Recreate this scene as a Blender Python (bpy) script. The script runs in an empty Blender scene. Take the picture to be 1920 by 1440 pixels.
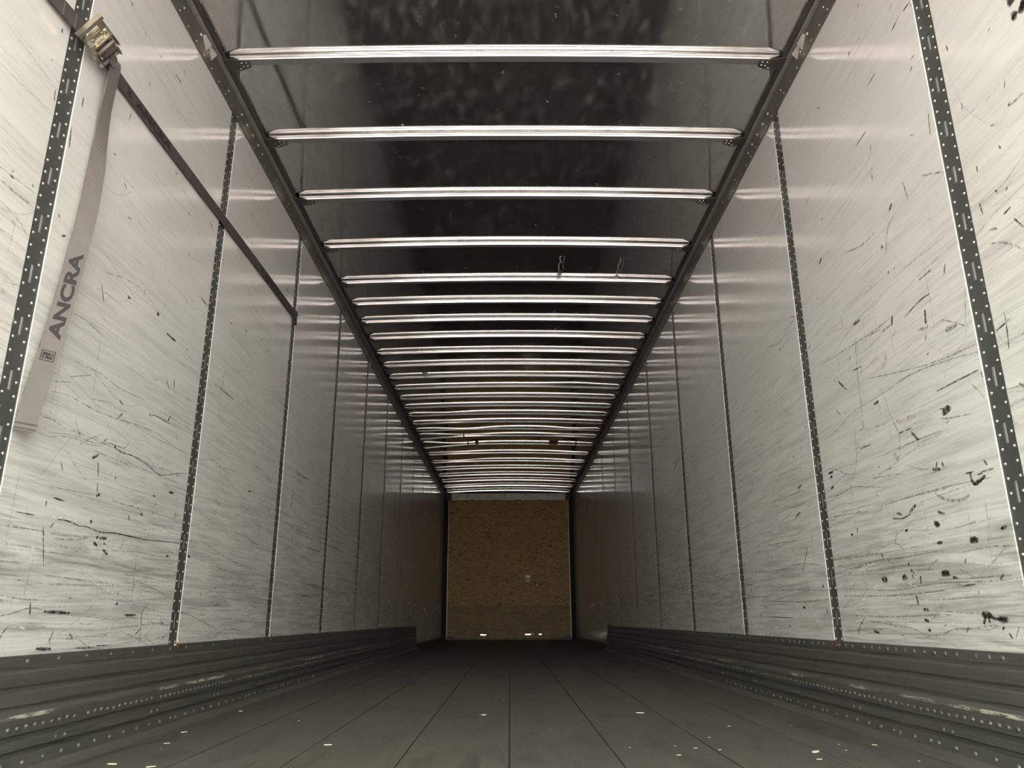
import bpy, math, random
from mathutils import Vector, Matrix

scene = bpy.context.scene
COL = scene.collection

# ------------------------------------------------------------------ camera
CAM = Vector((0.0128, 0.0, 0.39))
PITCH, YAW, ROLL = 0.29893, 0.00439, -0.00458
fwd = Vector((math.sin(YAW) * math.cos(PITCH), math.cos(YAW) * math.cos(PITCH), math.sin(PITCH)))
rgt = Vector((math.cos(YAW), -math.sin(YAW), 0.0))
upv = rgt.cross(fwd)
r2 = rgt * math.cos(ROLL) + upv * math.sin(ROLL)
u2 = upv * math.cos(ROLL) - rgt * math.sin(ROLL)
cam_data = bpy.data.cameras.new('camera')
cam_data.sensor_width = 36.0
cam_data.lens = 1451.75 / 1920.0 * 36.0
cam_data.shift_y = -7.8 / 1920.0
cam_data.clip_start = 0.02
cam_data.clip_end = 300
cam = bpy.data.objects.new('camera', cam_data)
COL.objects.link(cam)
cam.matrix_world = Matrix((
    (r2.x, u2.x, -fwd.x, CAM.x),
    (r2.y, u2.y, -fwd.y, CAM.y),
    (r2.z, u2.z, -fwd.z, CAM.z),
    (0, 0, 0, 1)))
scene.camera = cam

# ------------------------------------------------------------------ daylight
world = bpy.data.worlds.new('overcast_sky')
scene.world = world
world.use_nodes = True
bg = world.node_tree.nodes['Background']
bg.inputs['Color'].default_value = (0.95, 1.0, 0.865, 1)
bg.inputs['Strength'].default_value = 1.0

scene.view_settings.view_transform = 'Standard'
scene.view_settings.look = 'None'
scene.view_settings.gamma = 1.0
scene.view_settings.use_curve_mapping = False
scene.view_settings.exposure = 3.3

# ------------------------------------------------------------------ dimensions
W = 1.287            # inner face of the wall panels
Y_REAR = -0.12       # rear edge of the trailer floor
Y_FRONT = 15.60      # inner face of the front wall
H_PANEL = 2.674      # lower edge of the roof rail
H_BOW = 2.758        # underside of the roof bows
H_ROOF = 2.790       # roof sheet at its edges
POST_Y = [1.939 + 1.2192 * k for k in range(-1, 12)]
POST_W = 0.080
BOW_Y = [2.264, 2.864, 3.459, 4.059, 4.686, 5.263, 5.674, 6.064, 6.466, 6.877, 7.261, 7.657,
         8.053, 8.455, 8.846, 9.226, 9.637, 10.03, 10.431, 10.957, 11.598, 12.224,
         12.831, 13.443, 14.027, 14.644, 15.248]
SCUFF_END = {-1: 11.30, 1: 10.55}


def crown(y):
    return 0.022 + 0.020 * max(0.0, min(1.0, (y - 3) / 12.0))


# ------------------------------------------------------------------ mesh helpers
class MB:
    """collects geometry that becomes one mesh object"""

    def __init__(self):
        self.v, self.f, self.m, self.fade = [], [], [], []

    def add(self, verts, faces, mat=0, fade=None):
        n = len(self.v)
        self.v += [tuple(p) for p in verts]
        self.f += [tuple(i + n for i in f) for f in faces]
        self.m += [mat] * len(faces)
        self.fade += list(fade) if fade is not None else [1.0] * len(verts)

    def box(self, a, b, mat=0):
        x0, y0, z0 = a
        x1, y1, z1 = b
        self.add([(x0, y0, z0), (x1, y0, z0), (x1, y1, z0), (x0, y1, z0),
                  (x0, y0, z1), (x1, y0, z1), (x1, y1, z1), (x0, y1, z1)],
                 [(0, 3, 2, 1), (4, 5, 6, 7), (0, 1, 5, 4), (1, 2, 6, 5), (2, 3, 7, 6), (3, 0, 4, 7)], mat)

    def obox(self, c, ax, ay, az, mat=0):
        c = Vector(c)
        P = []
        for sz in (-1, 1):
            for sx, sy in ((-1, -1), (1, -1), (1, 1), (-1, 1)):
                P.append(c + ax * sx + ay * sy + az * sz)
        self.add(P, [(0, 3, 2, 1), (4, 5, 6, 7), (0, 1, 5, 4), (1, 2, 6, 5), (2, 3, 7, 6), (3, 0, 4, 7)], mat)

    def prism(self, outline, d, mat=0):
        """closed outline (list of Vectors) extruded by the vector d"""
        n = len(outline)
        P = [Vector(p) for p in outline] + [Vector(p) + d for p in outline]
        F = [tuple(range(n - 1, -1, -1)), tuple(range(n, 2 * n))]
        F += [(i, (i + 1) % n, n + (i + 1) % n, n + i) for i in range(n)]
        self.add(P, F, mat)

    def tube(self, pts, r, n=8, mat=0, caps=True):
        pts = [Vector(p) for p in pts]
        rings = []
        for i, p in enumerate(pts):
            t = (pts[min(i + 1, len(pts) - 1)] - pts[max(i - 1, 0)]).normalized()
            a = t.orthogonal().normalized() if i == 0 else (rings[-1][1] - t * rings[-1][1].dot(t)).normalized()
            rings.append((p, a, t.cross(a)))
        V, F = [], []
        for i, (p, a, b) in enumerate(rings):
            rr = r[i] if isinstance(r, (list, tuple)) else r
            for k in range(n):
                t = 2 * math.pi * k / n
                V.append(p + a * (rr * math.cos(t)) + b * (rr * math.sin(t)))
        for i in range(len(rings) - 1):
            for k in range(n):
                F.append((i * n + k, i * n + (k + 1) % n, (i + 1) * n + (k + 1) % n, (i + 1) * n + k))
        if caps:
            F.append(tuple(range(n - 1, -1, -1)))
            F.append(tuple(range((len(rings) - 1) * n, len(rings) * n)))
        self.add(V, F, mat)

    def dome(self, c, nrm, r, h, n=6, mat=0):
        c = Vector(c)
        nrm = Vector(nrm).normalized()
        a = nrm.orthogonal().normalized()
        b = nrm.cross(a)
        V, F = [], []
        for rr, hh in ((1.0, 0.0), (0.72, 0.7)):
            for k in range(n):
                t = 2 * math.pi * k / n
                V.append(c + a * (r * rr * math.cos(t)) + b * (r * rr * math.sin(t)) + nrm * (h * hh))
        V.append(c + nrm * h)
        for k in range(n):
            k2 = (k + 1) % n
            F.append((k, k2, n + k2, n + k))
            F.append((n + k, n + k2, 2 * n))
        self.add(V, F, mat)

    def profile(self, prof, y0, y1, closed=False, mat=0, ny=1):
        """profile of (x, z) points swept along y"""
        n = len(prof)
        V, F = [], []
        for j in range(ny + 1):
            y = y0 + (y1 - y0) * j / ny
            V += [(x, y, z) for x, z in prof]
        m = n if closed else n - 1
        for j in range(ny):
            for i in range(m):
                F.append((j * n + i, j * n + (i + 1) % n, (j + 1) * n + (i + 1) % n, (j + 1) * n + i))
        if closed:
            F.append(tuple(range(n)))
            F.append(tuple(range(ny * n + n - 1, ny * n - 1, -1)))
        self.add(V, F, mat)

    def mesh(self, name, mats, smooth=False, fade=False):
        me = bpy.data.meshes.new(name)
        me.from_pydata(self.v, [], self.f)
        for m in (mats if isinstance(mats, (list, tuple)) else [mats]):
            me.materials.append(m)
        me.polygons.foreach_set('material_index', self.m)
        if smooth:
            me.polygons.foreach_set('use_smooth', [True] * len(self.f))
        if fade:
            at = me.attributes.new('fade', 'FLOAT', 'POINT')
            at.data.foreach_set('value', self.fade)
        me.update()
        return me

    def build(self, name, mats, parent=None, smooth=False, fade=False):
        return link(name, self.mesh(name, mats, smooth, fade), parent)


def link(name, me, parent=None):
    o = bpy.data.objects.new(name, me)
    COL.objects.link(o)
    if parent is not None:
        o.parent = parent
    return o


def fix_normals(o):
    import bmesh
    bm = bmesh.new()
    bm.from_mesh(o.data)
    bmesh.ops.recalc_face_normals(bm, faces=bm.faces)
    bm.to_mesh(o.data)
    bm.free()
    return o


def thing(name, label, cat, group=None, loc=(0, 0, 0)):
    o = bpy.data.objects.new(name, None)
    o.empty_display_size = 0.05
    COL.objects.link(o)
    o.location = loc
    return tag(o, label, cat, group)


def tag(o, label, cat, group=None):
    o['label'] = label
    o['category'] = cat
    if group:
        o['group'] = group
    return o


def structure(o, label=None, cat=None):
    o['kind'] = 'structure'
    if label:
        o['label'] = label
    if cat:
        o['category'] = cat
    return o


# ------------------------------------------------------------------ materials
class NT:
    def __init__(self, name):
        self.mat = bpy.data.materials.new(name)
        self.mat.use_nodes = True
        self.t = self.mat.node_tree
        self.n = self.t.nodes
        self.p = self.n['Principled BSDF']

    def new(self, kind, **kw):
        n = self.n.new(kind)
        for k, v in kw.items():
            setattr(n, k, v)
        return n

    def link(self, a, b):
        self.t.links.new(a, b)

    def pos(self, scale=(1, 1, 1), rot=(0, 0, 0)):
        g = self.new('ShaderNodeNewGeometry')
        m = self.new('ShaderNodeMapping')
        m.inputs['Scale'].default_value = scale
        m.inputs['Rotation'].default_value = rot
        self.link(g.outputs['Position'], m.inputs['Vector'])
        return m.outputs['Vector']

    def noise(self, vec, scale, detail=4, rough=0.55, dist=0.0):
        n = self.new('ShaderNodeTexNoise')
        n.inputs['Scale'].default_value = scale
        n.inputs['Detail'].default_value = detail
        n.inputs['Roughness'].default_value = rough
        n.inputs['Distortion'].default_value = dist
        self.link(vec, n.inputs['Vector'])
        return n.outputs['Fac']

    def ramp(self, fac, stops):
        r = self.new('ShaderNodeValToRGB')
        e = r.color_ramp.elements
        while len(e) < len(stops):
            e.new(0.5)
        for i, (p, c) in enumerate(stops):
            e[i].position = p
            e[i].color = c if len(c) == 4 else tuple(c) + (1,)
        self.link(fac, r.inputs['Fac'])
        return r.outputs['Color']

    def mix(self, fac, a, b, mode='MIX'):
        m = self.new('ShaderNodeMix', data_type='RGBA', blend_type=mode)
        for s, v in ((m.inputs[0], fac), (m.inputs[6], a), (m.inputs[7], b)):
            if isinstance(v, (int, float)):
                s.default_value = v
            elif isinstance(v, tuple):
                s.default_value = v if len(v) == 4 else v + (1,)
            else:
                self.link(v, s)
        return m.outputs[2]

    def math(self, op, a, b=0.0):
        m = self.new('ShaderNodeMath', operation=op)
        for s, v in ((m.inputs[0], a), (m.inputs[1], b)):
            if isinstance(v, (int, float)):
                s.default_value = v
            else:
                self.link(v, s)
        return m.outputs[0]

    def bump(self, h, strength, dist=0.01, normal=None):
        b = self.new('ShaderNodeBump')
        b.inputs['Strength'].default_value = strength
        b.inputs['Distance'].default_value = dist
        self.link(h, b.inputs['Height'])
        if normal is not None:
            self.link(normal, b.inputs['Normal'])
        return b.outputs['Normal']

    def z(self):
        g = self.new('ShaderNodeNewGeometry')
        s = self.new('ShaderNodeSeparateXYZ')
        self.link(g.outputs['Position'], s.inputs[0])
        return s.outputs

    def set(self, **kw):
        for k, v in kw.items():
            s = self.p.inputs[k.replace('_', ' ')]
            if isinstance(v, (int, float)):
                s.default_value = v
            elif isinstance(v, tuple):
                s.default_value = v if len(v) == 4 else v + (1,)
            else:
                self.link(v, s)
        return self.mat


def g3(v):
    return (v, v, v)


def plain(name, col, rough=0.6, metal=0.0, var=0.25, scale=25.0):
    t = NT(name)
    n = t.noise(t.pos(), scale, 5)
    c = t.mix(n, tuple(x * (1 - var) for x in col), tuple(min(1.0, x * (1 + var)) for x in col))
    return t.set(Base_Color=c, Roughness=rough, Metallic=metal)


def mat_panel():
    t = NT('white_liner')
    blot = t.noise(t.pos((1, 1, 1)), 1.6, 4)
    st1 = t.noise(t.pos((1, 1.1, 26)), 1.7, 6, 0.62, 0.5)
    st2 = t.noise(t.pos((1, 3.0, 90), (0.10, 0, 0)), 1.0, 6, 0.65, 0.3)
    st3 = t.noise(t.pos((1, 1.6, 34), (-0.16, 0, 0)), 1.3, 6, 0.65, 0.6)
    vert = t.noise(t.pos((1, 45, 1.4)), 1.0, 4, 0.6)
    z = t.z()[2]
    low = t.new('ShaderNodeMapRange')       # handling scuffs are densest low on the wall
    low.inputs['From Min'].default_value = 1.9
    low.inputs['From Max'].default_value = 0.3
    low.inputs['To Min'].default_value = 0.20
    low.inputs['To Max'].default_value = 1.0
    t.link(z, low.inputs['Value'])
    s1 = t.ramp(st1, [(0.47, g3(0)), (0.74, g3(1))])
    s2 = t.ramp(st2, [(0.52, g3(0)), (0.70, g3(1))])
    s3 = t.ramp(st3, [(0.51, g3(0)), (0.73, g3(1))])
    sv = t.ramp(vert, [(0.60, g3(0)), (0.80, g3(1))])
    s = t.math('MAXIMUM', t.math('MULTIPLY', s1, 0.75), t.math('MULTIPLY', s3, 0.75))
    s = t.math('MAXIMUM', s, t.math('MULTIPLY', s2, 0.8))
    s = t.math('MAXIMUM', s, t.math('MULTIPLY', sv, 0.35))
    patchy = t.ramp(t.noise(t.pos((1, 0.8, 1.5)), 2.3, 3), [(0.34, g3(0.3)), (0.60, g3(1))])
    s = t.math('MULTIPLY', t.math('MULTIPLY', s, low.outputs[0]), patchy)
    band = t.new('ShaderNodeMapRange')      # pallet height rub band
    band.inputs['From Min'].default_value = 0.13
    band.inputs['From Max'].default_value = 0.0
    band.inputs['To Min'].default_value = 0.0
    band.inputs['To Max'].default_value = 0.55
    t.link(t.math('ABSOLUTE', t.math('SUBTRACT', z, 0.56)), band.inputs['Value'])
    smear = t.ramp(t.noise(t.pos((1, 0.9, 7.5), (0.06, 0, 0)), 2.1, 7, 0.7, 0.8), [(0.44, g3(0)), (0.68, g3(1))])
    s = t.math('MINIMUM', t.math('ADD', t.math('MULTIPLY', s, 1.25), t.math('MULTIPLY', smear, t.math('ADD', t.math('MULTIPLY', low.outputs[0], 0.30), band.outputs[0]))), 0.95)
    base = t.mix(blot, (0.60, 0.59, 0.575), (0.70, 0.69, 0.675))
    col = t.mix(t.math('MULTIPLY', s, 0.85), base, (0.17, 0.165, 0.15))
    wave = t.noise(t.pos((1, 1, 1)), 2.2, 2, 0.4)
    fine = t.noise(t.pos((1, 4, 60)), 1.0, 4)
    nb = t.bump(wave, 0.08, 0.02)
    nb = t.bump(fine, 0.05, 0.004, nb)
    rg = t.math('ADD', 0.115, t.math('MULTIPLY', s, 0.25))
    return t.set(Base_Color=col, Roughness=rg, Normal=nb, Specular_IOR_Level=0.5)


def mat_mark(name, col, thin):
    t = NT(name)
    a = t.new('ShaderNodeAttribute', attribute_name='fade')
    n = t.noise(t.pos((30, 30, 30)), 2.0, 5, 0.65)
    br = t.ramp(n, [(thin - 0.04, g3(0)), (thin + 0.22, g3(1))])
    al = t.math('MULTIPLY', a.outputs['Fac'], br)
    return t.set(Base_Color=col, Roughness=0.3, Specular_IOR_Level=0.4, Alpha=al)


def mat_roof():
    t = NT('bright_roof_sheet')
    n = t.noise(t.pos((1, 1, 1)), 1.8, 2, 0.4)
    dirt = t.noise(t.pos((5, 2.2, 1)), 3.0, 6, 0.65)
    spots = t.noise(t.pos(), 34.0, 3, 0.6)
    sp = t.ramp(spots, [(0.62, g3(0)), (0.72, g3(1))])
    dd = t.ramp(dirt, [(0.45, g3(0)), (0.75, g3(1))])
    spd = t.math('MULTIPLY', sp, dd)
    col = t.mix(dd, (0.68, 0.68, 0.67), (0.56, 0.56, 0.55))
    col = t.mix(t.math('MULTIPLY', spd, 0.7), col, (0.85, 0.85, 0.83))
    rg = t.math('ADD', 0.070, t.math('MULTIPLY', dd, 0.08))
    rg = t.math('ADD', rg, t.math('MULTIPLY', spd, 0.4))
    smudge = t.ramp(t.noise(t.pos((9, 3.5, 1), (0, 0, 0.3)), 2.2, 6, 0.7), [(0.50, g3(0.03)), (0.74, g3(0.20))])
    mt = t.math('SUBTRACT', 1.0, t.math('MAXIMUM', t.math('MULTIPLY', spd, 0.5), smudge))
    return t.set(Base_Color=col, Metallic=mt, Roughness=rg, Normal=t.bump(n, 0.09, 0.02))


def mat_bow():
    t = NT('galvanised_bow_steel')
    n = t.noise(t.pos((1, 30, 30)), 6.0, 3)
    col = t.mix(n, (0.84, 0.84, 0.83), (0.93, 0.93, 0.92))
    return t.set(Base_Color=col, Metallic=1.0, Roughness=0.13)


def mat_floor():
    t = NT('worn_floor_planks')
    g1 = t.noise(t.pos((22, 1.1, 22)), 2.0, 7, 0.65, 0.6)
    g2 = t.noise(t.pos((70, 2.5, 70)), 2.0, 5, 0.6)
    bl = t.noise(t.pos(), 2.6, 6, 0.6)
    oi = t.new('ShaderNodeObjectInfo')
    c = t.mix(g1, (0.045, 0.043, 0.037), (0.112, 0.104, 0.090))
    c = t.mix(t.math('MULTIPLY', g2, 0.4), c, (0.085, 0.08, 0.072))
    c = t.mix(t.ramp(bl, [(0.42, g3(0)), (0.62, g3(0.5))]), c, (0.10, 0.092, 0.078))
    c = t.mix(t.math('MULTIPLY', oi.outputs['Random'], 0.30), c, (0.12, 0.105, 0.088))
    dk = t.ramp(t.noise(t.pos((3.0, 0.7, 1), (0, 0, 0.05)), 2.4, 7, 0.72, 1.2), [(0.50, g3(0)), (0.66, g3(0.6))])
    c = t.mix(dk, c, (0.030, 0.028, 0.025))
    lt = t.ramp(t.noise(t.pos((9, 0.8, 1), (0, 0, -0.08)), 2.0, 7, 0.75, 0.8), [(0.57, g3(0)), (0.72, g3(0.35))])
    c = t.mix(lt, c, (0.19, 0.18, 0.165))
    sp = t.ramp(t.noise(t.pos(), 60.0, 2), [(0.73, g3(0)), (0.77, g3(0.5))])
    c = t.mix(sp, c, (0.40, 0.38, 0.32))
    c = t.mix(0.12, c, (0.0, 0.0, 0.0))
    nb = t.bump(g1, 0.3, 0.004)
    nb = t.bump(bl, 0.15, 0.006, nb)
    return t.set(Base_Color=c, Roughness=t.math('ADD', 0.50, t.math('MULTIPLY', bl, 0.3)), Normal=nb)


def mat_scuff():
    t = NT('scuffed_base_rail')
    s = t.noise(t.pos((1, 1.6, 40)), 2.0, 6, 0.65, 0.4)
    b = t.noise(t.pos(), 9.0, 6, 0.6)
    c = t.mix(s, (0.055, 0.057, 0.053), (0.165, 0.165, 0.150))
    c = t.mix(t.ramp(b, [(0.35, g3(0.0)), (0.7, g3(0.65))]), c, (0.10, 0.10, 0.09))
    # bare worn edge along the middle ledge
    z = t.z()[2]
    d = t.math('ABSOLUTE', t.math('SUBTRACT', z, 0.149))
    near = t.math('LESS_THAN', d, 0.005)
    w = t.ramp(t.noise(t.pos((1, 9.0, 60)), 2.2, 6, 0.75), [(0.44, g3(0)), (0.56, g3(1))])
    w = t.math('MULTIPLY', w, t.ramp(t.noise(t.pos((1, 1.3, 1)), 1.4, 2), [(0.50, g3(0)), (0.56, g3(1))]))
    w = t.math('MULTIPLY', near, w)
    c = t.mix(w, c, (0.62, 0.60, 0.50))
    chips = t.ramp(t.noise(t.pos((1, 1, 1.5)), 26.0, 4, 0.7), [(0.70, g3(0)), (0.74, g3(0.7))])
    c = t.mix(chips, c, (0.42, 0.41, 0.36))
    rust = t.ramp(t.noise(t.pos(), 2.3, 3), [(0.70, g3(0)), (0.78, g3(0.5))])
    c = t.mix(rust, c, (0.16, 0.09, 0.05))
    nb = t.bump(s, 0.4, 0.006)
    nb = t.bump(b, 0.3, 0.006, nb)
    return t.set(Base_Color=c, Roughness=0.42, Metallic=0.35, Normal=nb)


def mat_osb():
    t = NT('strand_board')
    v = t.new('ShaderNodeTexVoronoi')
    v.inputs['Scale'].default_value = 24.0
    wv = t.noise(t.pos(), 5.0, 4)
    t.link(t.mix(0.25, t.pos((1.0, 1, 2.3), (0, 0.15, 0)), t.new('ShaderNodeTexNoise').outputs['Color']), v.inputs['Vector'])
    sep = t.new('ShaderNodeSeparateColor')
    t.link(v.outputs['Color'], sep.inputs[0])
    fine = t.noise(t.pos((14, 1, 60)), 1.2, 5)
    c = t.ramp(sep.outputs[0], [(0.0, (0.22, 0.096, 0.018)), (0.5, (0.36, 0.170, 0.037)), (1.0, (0.48, 0.255, 0.074))])
    c = t.mix(t.math('MULTIPLY', fine, 0.55), c, (0.24, 0.12, 0.045))
    c = t.mix(t.math('MULTIPLY', wv, 0.25), c, (0.36, 0.20, 0.07))
    knots = t.ramp(t.noise(t.pos((6, 1, 17)), 1.5, 3, 0.5), [(0.62, g3(0)), (0.68, g3(0.8))])
    c = t.mix(knots, c, (0.09, 0.045, 0.02))
    # pallet grime rubbed into the lowest course
    z = t.z()[2]
    e = t.noise(t.pos((3, 1, 3)), 2.0, 4)
    band = t.math('LESS_THAN', t.math('ADD', z, t.math('MULTIPLY', e, 0.05)), 0.645)
    gr = t.ramp(t.noise(t.pos((2.0, 1, 26)), 1.6, 6, 0.7), [(0.25, g3(0.15)), (0.7, g3(0.85))])
    c = t.mix(t.math('MULTIPLY', band, gr), c, (0.13, 0.095, 0.045))
    return t.set(Base_Color=c, Roughness=0.55, Normal=t.bump(sep.outputs[1], 0.2, 0.004))


def mat_web(name, col):
    t = NT(name)
    w = t.new('ShaderNodeTexWave')
    w.inputs['Scale'].default_value = 90.0
    w.inputs['Distortion'].default_value = 1.0
    t.link(t.pos(), w.inputs['Vector'])
    b = t.noise(t.pos(), 14.0, 5)
    c = t.mix(b, tuple(x * 0.72 for x in col), tuple(x * 1.25 for x in col))
    return t.set(Base_Color=c, Roughness=0.75, Normal=t.bump(w.outputs['Fac'], 0.3, 0.001))


M = {
    'panel': mat_panel(),
    'roof': mat_roof(),
    'bow': mat_bow(),
    'flange': plain('dull_bow_flange', (0.30, 0.31, 0.31), 0.42, 0.6, 0.15, 20),
    'floor': mat_floor(),
    'scuff': mat_scuff(),
    'osb': mat_osb(),
    'post': plain('grey_post_paint', (0.080, 0.085, 0.079), 0.42, 0.25, 0.25, 9),
    'slot': plain('slot_backing', (0.42, 0.43, 0.41), 0.5, 0.0),
    'rivet': plain('zinc_rivet', (0.60, 0.60, 0.57), 0.35, 0.55, 0.1),
    'base_rivet': plain('worn_rivet', (0.15, 0.15, 0.135), 0.32, 0.5, 0.3),
    'rail': plain('roof_rail_aluminium', (0.17, 0.165, 0.145), 0.42, 0.5, 0.25, 12),
    'rail_lip': plain('roof_rail_lip', (0.36, 0.35, 0.32), 0.45, 0.4),
    'dark': plain('dark_steel', (0.035, 0.036, 0.036), 0.5, 0.3),
    'bracket': plain('bracket_steel', (0.10, 0.10, 0.092), 0.45, 0.4),
    'skin': plain('outer_skin', (0.30, 0.30, 0.30), 0.5, 0.2),
    'sub': plain('subfloor_dirt', (0.02, 0.019, 0.017), 0.9),
    'white': plain('white_header', (0.70, 0.69, 0.62), 0.45),
    'chip': plain('pale_wood', (0.72, 0.64, 0.46), 0.7),
    'zinc': plain('yellow_zinc_steel', (0.50, 0.45, 0.35), 0.28, 0.9, 0.2, 60),
    'web': mat_web('grey_brown_webbing', (0.065, 0.055, 0.054)),
    'web_tail': mat_web('faded_webbing', (0.125, 0.108, 0.104)),
    'ink': plain('black_ink', (0.012, 0.011, 0.012), 0.7),
    'rust': plain('rust', (0.16, 0.055, 0.025), 0.8, 0.0, 0.5, 60),
    'torn': plain('leak_and_ring_white', (0.85, 0.85, 0.80), 0.35),  # white of the lashing ring and of the bits imitating leaked daylight
    'yard': plain('yard_concrete', (0.585, 0.45, 0.485), 0.85, 0.0, 0.2, 1.5),
    'm_dark': mat_mark('rubber_mark', (0.018, 0.018, 0.018), 0.34),
    'm_grey': mat_mark('grey_scratch', (0.26, 0.255, 0.24), 0.40),
    'm_light': mat_mark('fresh_gouge', (0.80, 0.79, 0.76), 0.36),
    'm_red': mat_mark('red_smear', (0.62, 0.40, 0.36), 0.48),
    'm_tan': mat_mark('tan_smear', (0.45, 0.36, 0.20), 0.42),
}
MARK_MATS = [M['m_dark'], M['m_grey'], M['m_light'], M['m_red'], M['m_tan']]


# ------------------------------------------------------------------ the yard behind the trailer (never in frame, it bounces the daylight)
mb = MB()
mb.box((-60, -90, -1.40), (60, 60, -1.20))
structure(mb.build('ground', M['yard']), 'pale concrete yard around the trailer', 'ground')

# ------------------------------------------------------------------ floor
mb = MB()
mb.box((-1.40, Y_REAR, -0.10), (1.40, Y_FRONT + 0.05, -0.006))
floor = structure(mb.build('floor', M['sub']), 'dark worn hardwood plank floor of the trailer', 'floor')
PL = 0.318
for k in range(-4, 4):
    x0 = 0.011 + PL * k + 0.0016
    x1 = 0.011 + PL * (k + 1) - 0.0016
    rnd = random.Random(500 + k)
    mb = MB()
    ny = 40
    V, F = [], []
    for j in range(ny + 1):
        y = Y_REAR + (15.56 - Y_REAR) * (j / ny) ** 1.5
        a = x0 + rnd.uniform(0, 0.0016)
        b = x1 - rnd.uniform(0, 0.0016)
        dz = rnd.uniform(-0.0012, 0.0)
        V += [(a, y, -0.006), (a, y, dz - 0.0015), (a + 0.003, y, dz), (b - 0.003, y, dz), (b, y, dz - 0.0015), (b, y, -0.006)]
    for j in range(ny):
        for i in range(5):
            F.append((j * 6 + i, (j + 1) * 6 + i, (j + 1) * 6 + i + 1, j * 6 + i + 1))
    F.append((0, 1, 2, 3, 4, 5))
    mb.add(V, F)
    fix_normals(mb.build('floor_plank', M['floor'], floor))

# ------------------------------------------------------------------ walls
# one logistics post: slotted face plate with folded edges, shared by all posts
SLOT_Z0, SLOT_P, SLOT_L, SLOT_W = 0.90, 0.1516, 0.056, 0.013
Z_TOP, Z_BOT = 2.690, 0.02


def post_meshes():
    mb = MB()
    hw, sw, th = POST_W / 2, SLOT_W / 2, 0.003
    zs = []
    z = SLOT_Z0 - 0.39
    z0 = (SLOT_Z0 + 0.217) % SLOT_P + 0.0
    slots = []
    k = z0
    while k + SLOT_L < Z_TOP - 0.01:
        if k > Z_BOT + 0.05:
            slots.append((k, k + SLOT_L))
        k += SLOT_P
    # plate lies in local yz at x = 0 facing +x
    mb.box((-th, -hw, Z_BOT), (0, -sw, Z_TOP))
    mb.box((-th, sw, Z_BOT), (0, hw, Z_TOP))
    prev = Z_BOT
    for a, b in slots:
        mb.box((-th, -sw, prev), (0, sw, a))
        prev = b
    mb.box((-th, -sw, prev), (0, sw, Z_TOP))
    # rolled edges
    mb.box((-0.012, -hw - 0.001, Z_BOT), (-th, -hw + 0.003, Z_TOP))
    mb.box((-0.012, hw - 0.003, Z_BOT), (-th, hw + 0.001, Z_TOP))
    rv = MB()
    z = slots[0][0] + 0.026 - 8 * 0.0379
    while z < Z_TOP - 0.02:
        if z > 0.30:
            rv.dome((0, -0.0245, z), (1, 0, 0), 0.0045, 0.0032)
            rv.dome((0, 0.0245, z), (1, 0, 0), 0.0045, 0.0032)
        z += 0.0379
    bk = MB()
    bk.box((-0.008, -0.02, Z_BOT), (-0.0045, 0.02, Z_TOP))
    return mb.mesh('logistics_post', M['post']), rv.mesh('rivets', M['rivet'], True), bk.mesh('slot_backing', M['slot'])


POST_ME, RIV_ME, BACK_ME = post_meshes()


def ribbon(mb, side, pts, w, mat, fade=1.0, off=0.0006):
    """a mark rubbed on the wall: a tapered strip that follows pts = [(y, z), ...]"""
    P = [Vector((p[0], p[1])) for p in pts]
    # smooth the line a little
    Q = []
    n = len(P)
    if n > 2:
        for i in range(n - 1):
            p0, p1, p2, p3 = P[max(i - 1, 0)], P[i], P[i + 1], P[min(i + 2, n - 1)]
            for s in (0, 0.34, 0.67):
                s2, s3 = s * s, s * s * s
                Q.append(0.5 * ((2 * p1) + (p2 - p0) * s + (2 * p0 - 5 * p1 + 4 * p2 - p3) * s2 + (3 * p1 - p0 - 3 * p2 + p3) * s3))
        Q.append(P[-1])
    else:
        Q = [P[0], P[0].lerp(P[1], 0.3), P[0].lerp(P[1], 0.7), P[1]]
    n = len(Q)
    V, F, D = [], [], []
    for i, q in enumerate(Q):
        t = (Q[min(i + 1, n - 1)] - Q[max(i - 1, 0)])
        if t.length < 1e-6:
            t = Vector((1, 0))
        t.normalize()
        nn = Vector((-t.y, t.x))
        k = math.sin(math.pi * (0.16 + 0.68 * i / (n - 1)))
        hw = w * 0.5 * (0.35 + 0.65 * k)
        x = side * (W - off)
        V += [(x, (q + nn * hw).x, (q + nn * hw).y), (x, q.x, q.y), (x, (q - nn * hw).x, (q - nn * hw).y)]
        e = fade * (0.45 + 0.55 * k)
        D += [e * 0.55, e, e * 0.55]
    for i in range(n - 1):
        for j in range(2):
            a = i * 3 + j
            f = (a, a + 1, a + 4, a + 3)
            F.append(f if side < 0 else f[::-1])
    mb.add(V, F, mat, D)


def blob(mb, side, y, z, r, mat, rnd, fade=1.0, sy=1.0):
    n = 9
    x = side * (W - 0.0007)
    V = [(x, y, z)]
    D = [fade]
    for k in range(n):
        t = 2 * math.pi * k / n
        rr = r * rnd.uniform(0.55, 1.15)
        V.append((x, y + rr * sy * math.cos(t), z + rr * math.sin(t)))
        D.append(fade * 0.6)
    F = [(0, 1 + k, 1 + (k + 1) % n) for k in range(n)]
    mb.add(V, [f if side < 0 else f[::-1] for f in F], mat, D)


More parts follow.
